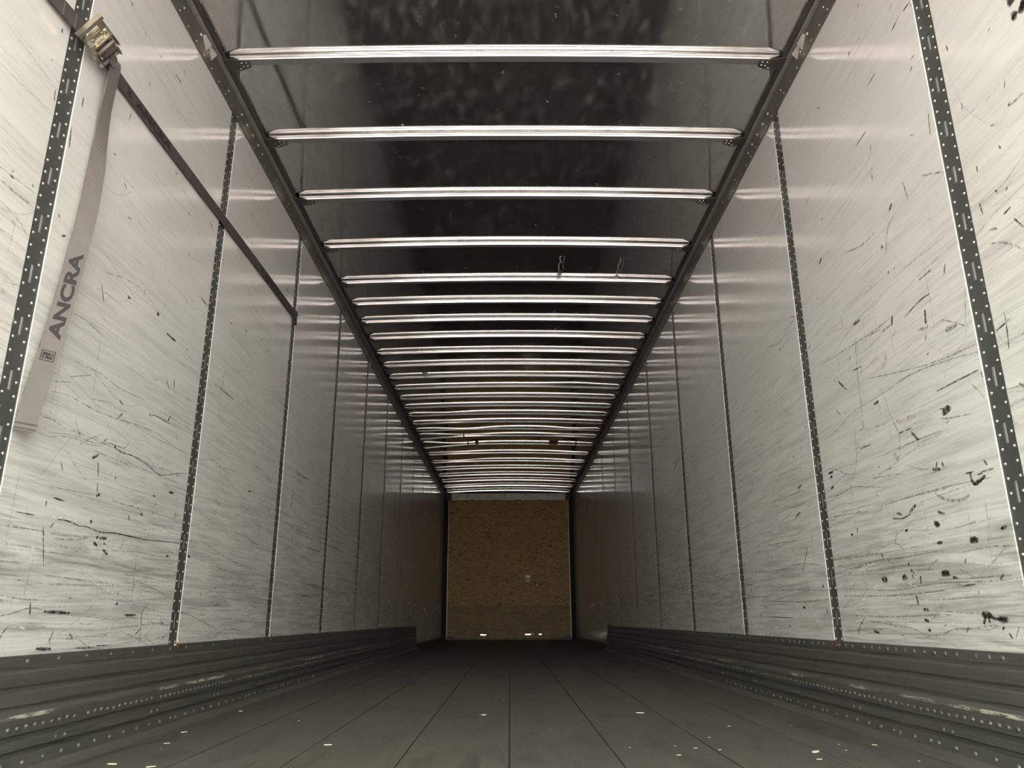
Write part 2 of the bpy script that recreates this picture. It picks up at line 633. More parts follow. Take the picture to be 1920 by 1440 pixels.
def random_marks(mb, side, y0, y1, rnd, dens):
    """random handling wear: mostly along the trailer, heavier low down"""
    def cl(y):
        return min(max(y, y0 + 0.004), y1 - 0.004)
    def emit(pts, w, mat, fade):
        if pts[0][0] < y0 or pts[-1][0] > y1 and False:
            return
        pts = [(cl(a), min(max(b, 0.305), 2.66)) for a, b in pts]
        if abs(pts[0][0] - pts[-1][0]) + abs(pts[0][1] - pts[-1][1]) > 0.006:
            ribbon(mb, side, pts, w, mat, fade)
    for _ in range(int(260 * dens)):                         # fine straight streaks, whole height
        y = rnd.uniform(y0 - 0.1, y1)
        z = rnd.uniform(0.35, 2.62)
        if z > 1.6 and rnd.random() < 0.55:
            continue
        l = rnd.uniform(0.05, 0.45)
        sl = rnd.gauss(-0.04, 0.10)
        pts = [(y, z), (y + l / 2, z + sl * l / 2 + rnd.gauss(0, 0.004)), (y + l, z + sl * l)]
        emit(pts, rnd.uniform(0.0014, 0.004), 1 if rnd.random() < 0.8 else 2, rnd.uniform(0.18, 0.60))
    for _ in range(int(45 * dens)):                          # curling scratches
        y = rnd.uniform(y0, y1)
        z = 0.31 + 1.5 * rnd.random() ** 1.7
        pts = [(y, z)]
        a = rnd.gauss(0, 0.35)
        for _ in range(rnd.randint(2, 6)):
            st = rnd.uniform(0.03, 0.11)
            pts.append((pts[-1][0] + st * math.cos(a), pts[-1][1] + st * math.sin(a)))
            a += rnd.gauss(0, 0.5)
        emit(pts, rnd.uniform(0.002, 0.005), 1 if rnd.random() < 0.85 else 2, rnd.uniform(0.2, 0.6))
    for _ in range(int(70 * dens)):                         # pallet scuff bands
        z = rnd.choice((0.36, 0.42, 0.50, 0.56, 0.58, 0.62, 0.75, 0.92)) + rnd.gauss(0, 0.02)
        y = rnd.uniform(y0 - 0.2, y1)
        l = rnd.uniform(0.08, 0.6)
        sl = rnd.gauss(0, 0.03)
        emit([(y, z), (y + l / 2, z + sl * l / 2 + rnd.gauss(0, 0.003)), (y + l, z + sl * l)], rnd.uniform(0.002, 0.007), 1, rnd.uniform(0.2, 0.65))
    for _ in range(int(16 * dens)):                          # upright scrapes
        z = 0.31 + rnd.random() ** 1.5 * 1.2
        y = rnd.uniform(y0, y1)
        l = rnd.uniform(0.05, 0.3)
        emit([(y, z), (y + rnd.gauss(0, 0.01), z + l)], rnd.uniform(0.002, 0.005), 1, rnd.uniform(0.25, 0.6))
    for _ in range(int(44 * dens)):                          # short black rubber nicks
        z = 0.33 + 2.2 * rnd.random() ** 1.4
        y = rnd.uniform(y0, y1)
        l = rnd.uniform(0.008, 0.035)
        a = rnd.gauss(0, 0.7)
        emit([(y, z), (y + l * math.cos(a), z + l * math.sin(a))], rnd.uniform(0.003, 0.009), 0, rnd.uniform(0.6, 1.0))
    for _ in range(int(9 * dens)):                           # black rubber smudges
        z = 0.34 + 1.3 * rnd.random() ** 1.3
        blob(mb, side, rnd.uniform(y0 + 0.02, y1 - 0.02), z, rnd.uniform(0.004, 0.011), 0, rnd, 0.9)


# marks copied one by one from the walls: (kind, width, [(y, z), ...]); kind 0 black, 1 grey, 2 pale, 3 red, 4 tan
MARKS_LEFT = [
    (1, 0.005, [(2.109, 1.011), (2.188, 1.024), (2.267, 1.023), (2.385, 1.021), (2.523, 1.030), (2.676, 1.045), (2.822, 1.047), (2.954, 1.032), (3.095, 1.029)]),
    (1, 0.005, [(2.144, 1.266), (2.234, 1.270), (2.313, 1.259)]),
    (1, 0.005, [(2.295, 0.895), (2.348, 0.926), (2.420, 0.960)]),
    (1, 0.005, [(2.254, 0.965), (2.299, 0.918)]),
    (1, 0.005, [(2.389, 0.898), (2.491, 0.896), (2.614, 0.896)]),
    (1, 0.005, [(2.080, 0.933), (2.141, 0.936), (2.192, 0.931)]),
    (1, 0.005, [(3.206, 1.033), (3.362, 1.060), (3.453, 1.045), (3.572, 1.034)]),
    (1, 0.004, [(2.135, 0.896), (2.249, 0.917), (2.371, 0.920), (2.478, 0.941), (2.562, 0.944), (2.594, 0.963), (2.602, 1.002)]),
    (1, 0.004, [(2.138, 0.886), (2.251, 0.910), (2.374, 0.912), (2.457, 0.933)]),
    (1, 0.004, [(2.286, 1.462), (2.385, 1.489), (2.483, 1.507), (2.581, 1.503), (2.675, 1.486)]),
    (1, 0.004, [(2.101, 1.038), (2.204, 1.066)]),
    (1, 0.004, [(2.311, 1.047), (2.462, 1.072)]),
    (1, 0.004, [(2.204, 1.133), (2.349, 1.140), (2.493, 1.130), (2.675, 1.143)]),
    (1, 0.004, [(2.191, 1.079), (2.300, 1.119)]),
    (0, 0.005, [(2.477, 0.943), (2.554, 0.927), (2.629, 0.933), (2.741, 0.924), (2.864, 0.907), (3.016, 0.940), (3.099, 0.953)]),
    (0, 0.005, [(2.710, 1.097), (2.773, 1.109), (2.890, 1.108)]),
    (0, 0.008, [(2.277, 1.415), (2.305, 1.368)]),
    (0, 0.008, [(3.019, 1.691), (3.101, 1.685)]),
    (0, 0.008, [(2.801, 1.271), (2.845, 1.233)]),
    (0, 0.008, [(3.329, 1.388), (3.529, 1.384)]),
    (0, 0.008, [(3.706, 1.441), (3.747, 1.416)]),
    (0, 0.008, [(2.492, 1.092), (2.522, 1.082)]),
    (0, 0.008, [(2.419, 0.870), (2.433, 0.825)]),
    (0, 0.008, [(2.436, 0.805), (2.443, 0.773)]),
    (0, 0.008, [(2.213, 0.725), (2.269, 0.723)]),
    (0, 0.014, [(2.769, 1.431), (2.844, 1.429)]),
    (0, 0.014, [(2.503, 1.035), (2.523, 1.051)]),
    (0, 0.014, [(2.385, 0.875), (2.413, 0.889)]),
    (0, 0.014, [(2.440, 0.764), (2.459, 0.773)]),
    (0, 0.014, [(2.958, 0.857), (2.998, 0.859)]),
    (0, 0.014, [(3.859, 1.001), (3.897, 1.007)]),
    (0, 0.014, [(2.449, 1.446), (2.463, 1.446)]),
    (1, 0.006, [(2.002, 0.625), (2.190, 0.628)]),
    (1, 0.006, [(2.069, 0.402), (2.112, 0.408), (2.193, 0.423), (2.253, 0.419)]),
    (1, 0.006, [(2.763, 0.599), (2.769, 0.459)]),
    (1, 0.006, [(2.994, 0.322), (3.106, 0.337)]),
    (1, 0.006, [(2.054, 0.452), (2.147, 0.445), (2.254, 0.445)]),
    (1, 0.006, [(3.197, 0.422), (3.358, 0.398), (3.527, 0.365), (3.641, 0.342)]),
    (1, 0.006, [(3.565, 0.306), (3.685, 0.345), (3.876, 0.346), (3.988, 0.316)]),
    (1, 0.006, [(2.256, 0.614), (2.358, 0.621), (2.426, 0.633)]),
    (1, 0.006, [(3.301, 0.715), (3.612, 0.666), (3.975, 0.632)]),
    (1, 0.006, [(2.660, 0.659), (2.646, 0.622)]),
    (0, 0.006, [(2.249, 0.668), (2.304, 0.670), (2.365, 0.663)]),
    (0, 0.006, [(2.365, 0.663), (2.416, 0.665), (2.494, 0.658), (2.585, 0.664), (2.723, 0.665), (2.819, 0.664), (2.935, 0.671), (3.102, 0.679)]),
    (0, 0.006, [(2.057, 0.664), (2.136, 0.666)]),
    (0, 0.006, [(2.187, 0.641), (2.220, 0.535)]),
    (0, 0.006, [(2.906, 0.444), (2.864, 0.419), (2.867, 0.365), (2.869, 0.303)]),
    (0, 0.006, [(2.446, 0.311), (2.561, 0.308)]),
    (0, 0.006, [(2.576, 0.314), (2.649, 0.313)]),
    (0, 0.014, [(2.263, 0.414), (2.387, 0.411)]),
    (0, 0.014, [(2.254, 0.316), (2.320, 0.313)]),
    (0, 0.014, [(2.500, 0.639), (2.539, 0.641)]),
    (0, 0.014, [(2.478, 0.639), (2.487, 0.640)]),
    (0, 0.014, [(2.533, 0.604), (2.559, 0.594)]),
    (0, 0.014, [(2.664, 0.440), (2.675, 0.443)]),
    (0, 0.014, [(2.532, 0.625), (2.537, 0.623)]),
    (0, 0.014, [(2.190, 0.627), (2.195, 0.618)]),
    (0, 0.014, [(3.194, 0.638), (3.224, 0.633)]),
    (0, 0.014, [(3.004, 0.622), (3.020, 0.623)]),
    (0, 0.014, [(2.736, 0.406), (2.814, 0.407)]),
    (0, 0.014, [(2.467, 0.621), (2.490, 0.615)]),
    (2, 0.007, [(2.413, 0.539), (2.496, 0.506), (2.592, 0.483), (2.748, 0.450)]),
    (2, 0.007, [(2.121, 0.375), (2.168, 0.373), (2.195, 0.363)]),
    (2, 0.007, [(2.848, 0.365), (2.865, 0.309)]),
    (2, 0.007, [(2.781, 0.696), (2.922, 0.712), (3.089, 0.695)]),
    (2, 0.007, [(2.589, 0.341), (2.703, 0.350)]),
    (2, 0.007, [(2.185, 0.673), (2.445, 0.676)]),
    (0, 0.008, [(2.551, 2.432), (2.603, 2.433)]),
    (0, 0.008, [(2.361, 2.251), (2.381, 2.246)]),
    (0, 0.008, [(2.015, 1.919), (2.016, 1.888)]),
    (0, 0.008, [(1.985, 1.791), (1.992, 1.728)]),
    (0, 0.008, [(1.862, 2.042), (1.862, 2.026)]),
    (0, 0.008, [(2.370, 1.708), (2.395, 1.711)]),
    (0, 0.008, [(2.874, 1.983), (2.879, 2.011)]),
    (0, 0.008, [(2.812, 1.973), (2.822, 1.971)]),
    (0, 0.008, [(2.654, 2.060), (2.675, 2.063)]),
    (0, 0.008, [(1.884, 1.847), (1.888, 1.811)]),
    (0, 0.008, [(2.002, 1.515), (2.007, 1.504)]),
    (1, 0.012, [(1.746, 1.469), (1.806, 1.468), (1.884, 1.471)]),
    (1, 0.012, [(1.777, 1.514), (1.797, 1.522)]),
    (0, 0.01, [(4.162, 2.242), (4.227, 2.236)]),
    (0, 0.01, [(4.186, 2.203), (4.210, 2.206)]),
    (0, 0.01, [(4.617, 2.439), (4.642, 2.429)]),
    (0, 0.01, [(3.577, 1.756), (3.613, 1.755)]),
    (0, 0.01, [(3.032, 2.046), (3.056, 2.033)]),
    (0, 0.01, [(3.049, 1.690), (3.105, 1.683)]),
    (0, 0.012, [(4.670, 1.260), (4.773, 1.248), (5.000, 1.256)]),
    (0, 0.012, [(4.652, 1.158), (4.647, 1.068), (4.619, 1.006)]),
    (0, 0.012, [(11.426, 1.339), (11.272, 1.248), (10.749, 1.125)]),
    (0, 0.012, [(5.836, 1.336), (5.859, 1.308), (5.839, 1.273)]),
    (0, 0.012, [(4.125, 1.124), (4.193, 1.110)]),
    (0, 0.012, [(4.191, 0.968), (4.247, 0.926)]),
    (0, 0.012, [(11.867, 1.112), (12.575, 1.164)]),
    (0, 0.012, [(5.792, 0.986), (5.805, 0.975)]),
    (0, 0.012, [(7.166, 0.937), (7.256, 0.929)]),
    (1, 0.014, [(4.389, 0.762), (4.740, 0.754), (5.146, 0.760)]),
    (1, 0.014, [(5.977, 0.683), (6.341, 0.684), (6.754, 0.674)]),
    (1, 0.014, [(5.071, 0.830), (5.417, 0.832)]),
    (1, 0.014, [(5.679, 0.894), (6.119, 0.890)]),
    (1, 0.014, [(5.879, 0.850), (5.896, 0.826)]),
    (2, 0.012, [(6.879, 1.024), (7.617, 1.014)]),
    (2, 0.012, [(4.709, 0.859), (5.504, 0.893)]),
]
MARKS_RIGHT = [
    (0, 0.007, [(2.325, 1.492), (2.336, 1.485)]),
    (0, 0.007, [(2.127, 1.389), (2.201, 1.388)]),
    (0, 0.007, [(2.157, 1.324), (2.221, 1.325), (2.316, 1.310)]),
    (0, 0.007, [(2.054, 1.186), (2.112, 1.184)]),
    (0, 0.007, [(2.047, 1.181), (2.104, 1.178)]),
    (0, 0.007, [(3.261, 1.686), (3.187, 1.668)]),
    (0, 0.007, [(2.209, 1.031), (1.991, 1.028)]),
    (0, 0.007, [(2.896, 1.283), (2.885, 1.265)]),
    (0, 0.007, [(2.468, 0.962), (2.380, 0.961)]),
    (0, 0.007, [(2.909, 1.160), (2.876, 1.130)]),
    (0, 0.007, [(1.888, 1.102), (1.832, 1.112)]),
    (0, 0.007, [(2.753, 0.972), (2.674, 0.971)]),
    (0, 0.007, [(2.730, 1.262), (2.649, 1.253)]),
    (0, 0.007, [(1.985, 1.021), (1.981, 1.002)]),
    (0, 0.007, [(1.846, 1.137), (1.848, 1.096), (1.856, 1.041)]),
    (0, 0.007, [(3.217, 1.168), (3.239, 1.167)]),
    (0, 0.007, [(3.244, 1.318), (3.232, 1.306)]),
    (0, 0.007, [(2.140, 0.771), (2.102, 0.769)]),
    (0, 0.007, [(2.066, 0.762), (2.010, 0.761)]),
    (0, 0.007, [(2.084, 0.758), (2.059, 0.758)]),
    (1, 0.006, [(1.984, 1.076), (2.137, 1.102), (2.341, 1.123), (2.566, 1.116), (2.784, 1.117)]),
    (1, 0.006, [(2.784, 1.117), (2.907, 1.085), (3.071, 1.073)]),
    (1, 0.006, [(2.189, 1.031), (1.990, 1.030)]),
    (1, 0.006, [(2.211, 0.961), (2.206, 0.946), (2.134, 0.933), (2.057, 0.923)]),
    (1, 0.006, [(2.517, 1.103), (2.502, 1.030), (2.464, 0.955), (2.488, 0.877)]),
    (1, 0.006, [(2.674, 1.365), (2.692, 1.213), (2.708, 0.998)]),
    (1, 0.006, [(3.054, 0.953), (2.956, 0.931), (2.898, 0.905), (2.787, 0.887)]),
    (1, 0.006, [(3.088, 0.845), (2.985, 0.840), (2.853, 0.849), (2.739, 0.831), (2.597, 0.808)]),
    (1, 0.006, [(2.661, 0.858), (2.554, 0.863), (2.493, 0.861)]),
    (1, 0.006, [(2.436, 0.855), (2.398, 0.834), (2.322, 0.817)]),
    (1, 0.006, [(1.977, 1.099), (2.231, 1.122), (2.623, 1.198)]),
    (1, 0.006, [(2.119, 1.223), (2.054, 1.189), (2.002, 1.155)]),
    (1, 0.006, [(3.584, 1.661), (3.437, 1.626), (3.284, 1.648), (3.177, 1.666)]),
    (1, 0.006, [(2.048, 1.010), (2.014, 0.979), (1.991, 0.948)]),
    (1, 0.006, [(2.822, 0.897), (2.790, 0.950), (2.771, 1.059)]),
    (1, 0.006, [(2.577, 1.343), (2.447, 1.326)]),
    (1, 0.006, [(2.827, 1.340), (2.833, 1.292)]),
    (1, 0.006, [(1.982, 1.275), (2.019, 1.141)]),
    (1, 0.006, [(3.577, 0.877), (3.466, 0.860), (3.335, 0.862)]),
    (1, 0.006, [(3.783, 1.036), (3.483, 1.025), (3.330, 1.012)]),
    (1, 0.006, [(2.690, 0.854), (2.549, 0.841), (2.468, 0.828)]),
    (1, 0.006, [(2.628, 0.752), (2.391, 0.752), (2.249, 0.746)]),
    (1, 0.006, [(2.994, 1.374), (2.605, 1.346), (2.391, 1.343)]),
    (0, 0.016, [(2.619, 1.420), (2.661, 1.419)]),
    (0, 0.016, [(2.391, 1.340), (2.401, 1.318)]),
    (0, 0.016, [(2.197, 1.283), (2.204, 1.249)]),
    (0, 0.016, [(2.853, 1.255), (2.801, 1.211)]),
    (0, 0.016, [(2.864, 1.785), (2.882, 1.774)]),
    (0, 0.016, [(2.385, 0.945), (2.355, 0.918)]),
    (0, 0.016, [(2.116, 0.764), (2.111, 0.741), (2.092, 0.734)]),
    (0, 0.016, [(2.104, 0.736), (2.077, 0.741), (2.054, 0.748)]),
    (0, 0.016, [(2.298, 0.812), (2.264, 0.807)]),
    (0, 0.016, [(2.571, 1.099), (2.599, 1.099)]),
    (0, 0.016, [(3.399, 0.932), (3.358, 0.939)]),
    (0, 0.016, [(3.050, 0.937), (3.015, 0.935)]),
    (0, 0.016, [(3.047, 0.918), (3.029, 0.920)]),
    (0, 0.016, [(3.047, 0.874), (3.029, 0.879)]),
    (0, 0.016, [(2.471, 0.708), (2.433, 0.722)]),
    (0, 0.034, [(2.193, 0.962), (2.163, 0.966)]),
    (1, 0.014, [(2.309, 0.745), (2.259, 0.716), (2.188, 0.703), (2.137, 0.711)]),
    (1, 0.014, [(2.475, 1.321), (2.411, 1.319)]),
    (1, 0.014, [(2.258, 1.242), (2.197, 1.230)]),
    (2, 0.008, [(2.494, 1.562), (2.500, 1.453), (2.508, 1.343)]),
    (2, 0.008, [(2.762, 1.491), (2.743, 1.397)]),
    (2, 0.008, [(2.532, 1.138), (2.513, 0.954)]),
    (2, 0.008, [(3.582, 1.213), (3.561, 1.081)]),
    (2, 0.008, [(3.454, 2.068), (3.371, 1.995)]),
    (2, 0.008, [(2.757, 1.056), (2.768, 0.926)]),
    (2, 0.008, [(2.338, 0.749), (2.291, 0.737)]),
    (3, 0.02, [(2.580, 1.244), (2.520, 1.240)]),
    (3, 0.02, [(2.544, 1.187), (2.483, 1.212), (2.465, 1.247)]),
    (3, 0.02, [(2.497, 1.005), (2.348, 0.991)]),
    (4, 0.03, [(2.516, 0.906), (2.493, 0.881)]),
    (0, 0.028, [(2.720, 0.511), (2.693, 0.511)]),
    (0, 0.028, [(2.575, 0.511), (2.556, 0.511)]),
    (0, 0.028, [(2.338, 0.511), (2.305, 0.509)]),
    (0, 0.028, [(2.335, 0.656), (2.319, 0.650)]),
    (0, 0.028, [(2.165, 0.591), (2.143, 0.591)]),
    (0, 0.028, [(2.169, 0.394), (2.141, 0.394)]),
    (0, 0.028, [(2.098, 0.382), (2.073, 0.381)]),
    (0, 0.014, [(2.340, 0.599), (2.315, 0.598)]),
    (0, 0.014, [(2.552, 0.714), (2.529, 0.708)]),
    (0, 0.014, [(2.861, 0.701), (2.866, 0.685)]),
    (0, 0.014, [(2.921, 0.682), (2.905, 0.682)]),
    (0, 0.014, [(2.022, 0.607), (2.004, 0.610)]),
    (0, 0.014, [(2.511, 0.448), (2.507, 0.431)]),
    (0, 0.014, [(2.476, 0.411), (2.454, 0.409)]),
    (0, 0.014, [(2.468, 0.507), (2.471, 0.489)]),
    (0, 0.014, [(2.163, 0.388), (2.174, 0.372)]),
    (0, 0.014, [(2.148, 0.386), (2.147, 0.377)]),
    (0, 0.014, [(2.143, 0.388), (2.098, 0.382)]),
    (0, 0.014, [(2.481, 0.381), (2.461, 0.376)]),
    (0, 0.014, [(2.837, 0.342), (2.805, 0.337)]),
    (0, 0.014, [(2.469, 0.351), (2.458, 0.351)]),
    (0, 0.014, [(2.285, 0.496), (2.271, 0.496)]),
    (0, 0.014, [(2.517, 0.654), (2.505, 0.654)]),
    (0, 0.014, [(2.518, 0.529), (2.505, 0.523)]),
    (0, 0.014, [(2.307, 0.686), (2.276, 0.677)]),
    (0, 0.014, [(3.458, 0.817), (3.411, 0.827)]),
    (0, 0.014, [(3.238, 0.418), (3.235, 0.404)]),
    (0, 0.014, [(3.493, 0.431), (3.473, 0.429)]),
    (0, 0.007, [(3.364, 0.674), (3.458, 0.575)]),
    (0, 0.007, [(3.383, 0.679), (3.382, 0.638)]),
    (0, 0.007, [(2.592, 0.703), (2.523, 0.693), (2.473, 0.702)]),
    (0, 0.007, [(2.858, 0.508), (2.856, 0.499)]),
    (0, 0.007, [(2.902, 0.384), (2.947, 0.359), (2.972, 0.328)]),
    (0, 0.007, [(2.234, 0.472), (2.182, 0.474)]),
    (0, 0.007, [(3.639, 0.387), (3.989, 0.392)]),
    (0, 0.007, [(2.207, 0.545), (2.215, 0.531)]),
    (0, 0.007, [(2.174, 0.458), (2.174, 0.446)]),
    (1, 0.006, [(2.989, 0.543), (2.852, 0.567), (2.710, 0.576), (2.560, 0.573), (2.404, 0.575), (2.303, 0.575)]),
    (1, 0.006, [(2.251, 0.561), (2.095, 0.567), (1.991, 0.560)]),
    (1, 0.006, [(2.726, 0.610), (2.629, 0.625), (2.571, 0.614), (2.533, 0.585)]),
    (1, 0.006, [(2.491, 0.332), (2.397, 0.339), (2.325, 0.355), (2.235, 0.358), (2.118, 0.368)]),
    (1, 0.006, [(2.897, 0.378), (2.774, 0.372), (2.675, 0.361), (2.582, 0.357), (2.509, 0.342)]),
    (1, 0.006, [(3.045, 0.494), (2.664, 0.474), (2.371, 0.485), (2.155, 0.480), (1.980, 0.481)]),
    (1, 0.006, [(3.053, 0.468), (2.670, 0.457), (2.338, 0.463)]),
    (1, 0.006, [(3.965, 0.467), (3.486, 0.453), (3.193, 0.458)]),
    (1, 0.006, [(2.246, 0.518), (2.176, 0.491)]),
    (1, 0.006, [(2.568, 0.662), (2.602, 0.614)]),
    (1, 0.006, [(2.416, 0.521), (2.394, 0.540), (2.349, 0.553)]),
    (1, 0.006, [(3.011, 0.396), (2.691, 0.389), (2.389, 0.396)]),
    (1, 0.006, [(3.949, 0.517), (3.200, 0.492)]),
    (1, 0.006, [(3.914, 0.626), (3.764, 0.601), (3.478, 0.614), (3.242, 0.592)]),
    (1, 0.006, [(2.149, 0.499), (2.066, 0.535), (2.019, 0.563)]),
    (1, 0.006, [(2.276, 0.483), (2.235, 0.469)]),
    (1, 0.006, [(3.879, 0.735), (3.729, 0.709), (3.512, 0.717)]),
    (1, 0.006, [(2.166, 0.634), (2.122, 0.638)]),
    (1, 0.006, [(3.067, 0.581), (2.959, 0.561), (2.835, 0.572), (2.709, 0.578)]),
    (1, 0.006, [(2.368, 0.495), (1.999, 0.488)]),
    (2, 0.01, [(2.976, 0.409), (2.888, 0.451), (2.806, 0.485), (2.722, 0.494)]),
    (2, 0.01, [(2.989, 0.418), (2.907, 0.461), (2.824, 0.495)]),
    (2, 0.01, [(2.571, 0.501), (2.489, 0.474)]),
    (2, 0.01, [(2.197, 0.535), (2.042, 0.515)]),
    (2, 0.01, [(2.933, 0.547), (2.953, 0.465)]),
    (2, 0.01, [(2.863, 0.530), (2.825, 0.559)]),
    (0, 0.008, [(1.988, 2.251), (2.030, 2.254)]),
    (0, 0.008, [(2.061, 2.259), (2.110, 2.246)]),
    (0, 0.008, [(2.242, 2.192), (2.314, 2.186)]),
    (0, 0.008, [(2.370, 2.042), (2.452, 2.037)]),
    (0, 0.008, [(2.389, 2.402), (2.411, 2.395)]),
    (0, 0.008, [(2.035, 2.046), (2.051, 2.040)]),
    (0, 0.008, [(3.250, 2.308), (3.248, 2.289)]),
    (0, 0.008, [(1.975, 2.236), (1.987, 2.236)]),
    (0, 0.008, [(1.738, 1.436), (1.747, 1.431)]),
    (0, 0.008, [(1.784, 1.455), (1.776, 1.442)]),
    (0, 0.008, [(1.743, 1.382), (1.772, 1.377)]),
    (0, 0.008, [(1.859, 1.975), (1.857, 1.954)]),
    (0, 0.008, [(1.845, 1.768), (1.847, 1.747)]),
    (0, 0.008, [(2.000, 1.847), (2.010, 1.780)]),
    (0, 0.008, [(1.837, 1.559), (1.837, 1.543)]),
    (0, 0.008, [(1.736, 1.557), (1.733, 1.544)]),
    (0, 0.008, [(1.854, 1.448), (1.850, 1.420)]),
    (0, 0.008, [(1.739, 1.347), (1.714, 1.310)]),
    (0, 0.016, [(2.286, 1.699), (2.300, 1.688)]),
    (1, 0.01, [(2.089, 1.687), (1.976, 1.633)]),
    (1, 0.01, [(2.418, 1.668), (2.523, 1.670), (2.659, 1.708)]),
    (1, 0.01, [(2.269, 1.658), (2.330, 1.635), (2.367, 1.559)]),
    (1, 0.01, [(2.196, 1.729), (2.182, 1.656)]),
    (1, 0.01, [(1.848, 1.332), (1.784, 1.302), (1.731, 1.257)]),
    (1, 0.01, [(1.725, 1.617), (1.751, 1.626)]),
    (1, 0.01, [(1.615, 1.626), (1.666, 1.628)]),
    (1, 0.01, [(2.374, 1.899), (2.377, 1.844)]),
    (2, 0.008, [(1.680, 1.708), (1.748, 1.704)]),
    (2, 0.008, [(2.227, 2.273), (2.300, 2.278)]),
    (2, 0.008, [(2.126, 1.571), (2.073, 1.526)]),
    (0, 0.035, [(1.592, 1.887), (1.585, 1.873)]),
    (0, 0.035, [(1.587, 1.837), (1.585, 1.829)]),
    (0, 0.035, [(1.550, 1.839), (1.560, 1.829)]),
    (0, 0.035, [(1.546, 1.843), (1.553, 1.835)]),
    (0, 0.014, [(5.777, 2.444), (5.806, 2.429)]),
    (0, 0.014, [(5.715, 1.539), (5.922, 1.471)]),
    (0, 0.014, [(6.242, 2.000), (6.261, 1.885)]),
    (0, 0.014, [(5.807, 1.824), (5.830, 1.798)]),
]


for side, sname in ((-1, 'left'), (1, 'right')):
    mb = MB()
    xa, xb = side * (W + 0.018), side * (W + 0.045)
    mb.box((min(xa, xb), Y_REAR, -0.10), (max(xa, xb), Y_FRONT + 0.05, H_ROOF + 0.02))
    wall = structure(mb.build('wall_' + sname, M['skin']), 'white lined %s side wall with slotted steel posts' % sname, 'wall')
    marks = MARKS_LEFT if side < 0 else MARKS_RIGHT
    edges = [Y_REAR] + POST_Y + [Y_FRONT - 0.004]
    for i in range(len(edges) - 1):
        y0 = edges[i] + (POST_W / 2 if i > 0 else 0)
        y1 = edges[i + 1] - (POST_W / 2 if i < len(edges) - 2 else 0)
        mb = MB()
        x_in, x_out, b = side * W, side * (W + 0.017), 0.0010
        # panel slab with a small eased edge
        xi2 = side * (W + 0.0010)
        V = []
        for (x, e) in ((x_out, 0), (xi2, 0), (x_in, b)):
            V += [(x, y0 + e, Z_BOT), (x, y1 - e, Z_BOT), (x, y1 - e, Z_TOP), (x, y0 + e, Z_TOP)]
        F = [(8, 9, 10, 11)]
        for r in (0, 4):
            for k in range(4):
                F.append((r + k, r + (k + 1) % 4, r + 4 + (k + 1) % 4, r + 4 + k))
        mb.add(V, F)
        panel = fix_normals(mb.build('wall_panel', M['panel'], wall))
        rnd = random.Random(31 * i + (7 if side > 0 else 3))
        mk = MB()
        dens = 1.0 if edges[i] < 6 else (0.5 if edges[i] < 9 else 0.12)
        if i == 0:
            dens = 0.5
        random_marks(mk, side, y0, y1, rnd, dens)
        for kind, w, pts in marks:
            if y0 - 0.02 <= pts[0][0] < edges[i + 1] + POST_W / 2 and pts[0][0] >= (edges[i] if i else -9):
                pts = [(min(max(p[0], y0 + 0.002), y1 - 0.002), p[1]) for p in pts]
                if (Vector(pts[0]) - Vector(pts[-1])).length < 0.004:
                    continue
                ribbon(mk, side, pts, w * (0.75 if kind == 0 else 0.85), kind, 1.0 if kind != 1 else 0.8, 0.0009)
                if kind == 0 and w > 0.012:
                    for p in pts:
                        blob(mk, side, p[0], p[1], w * 0.38, 0, rnd)
        o = mk.build('wear_marks', MARK_MATS, panel, fade=True)
        o['kind'] = 'stuff'
    for y in POST_Y:
        p = link('logistics_post', POST_ME, wall)
        p.location = (side * (W + (0.003 if y < 5 else 0.0012)), y, 0)
        p.rotation_euler = (0, 0, 0 if side < 0 else math.pi)
        if y < 8:
            r = link('rivets', RIV_ME, p)
            r['kind'] = 'stuff'
        link('slot_backing', BACK_ME, p)

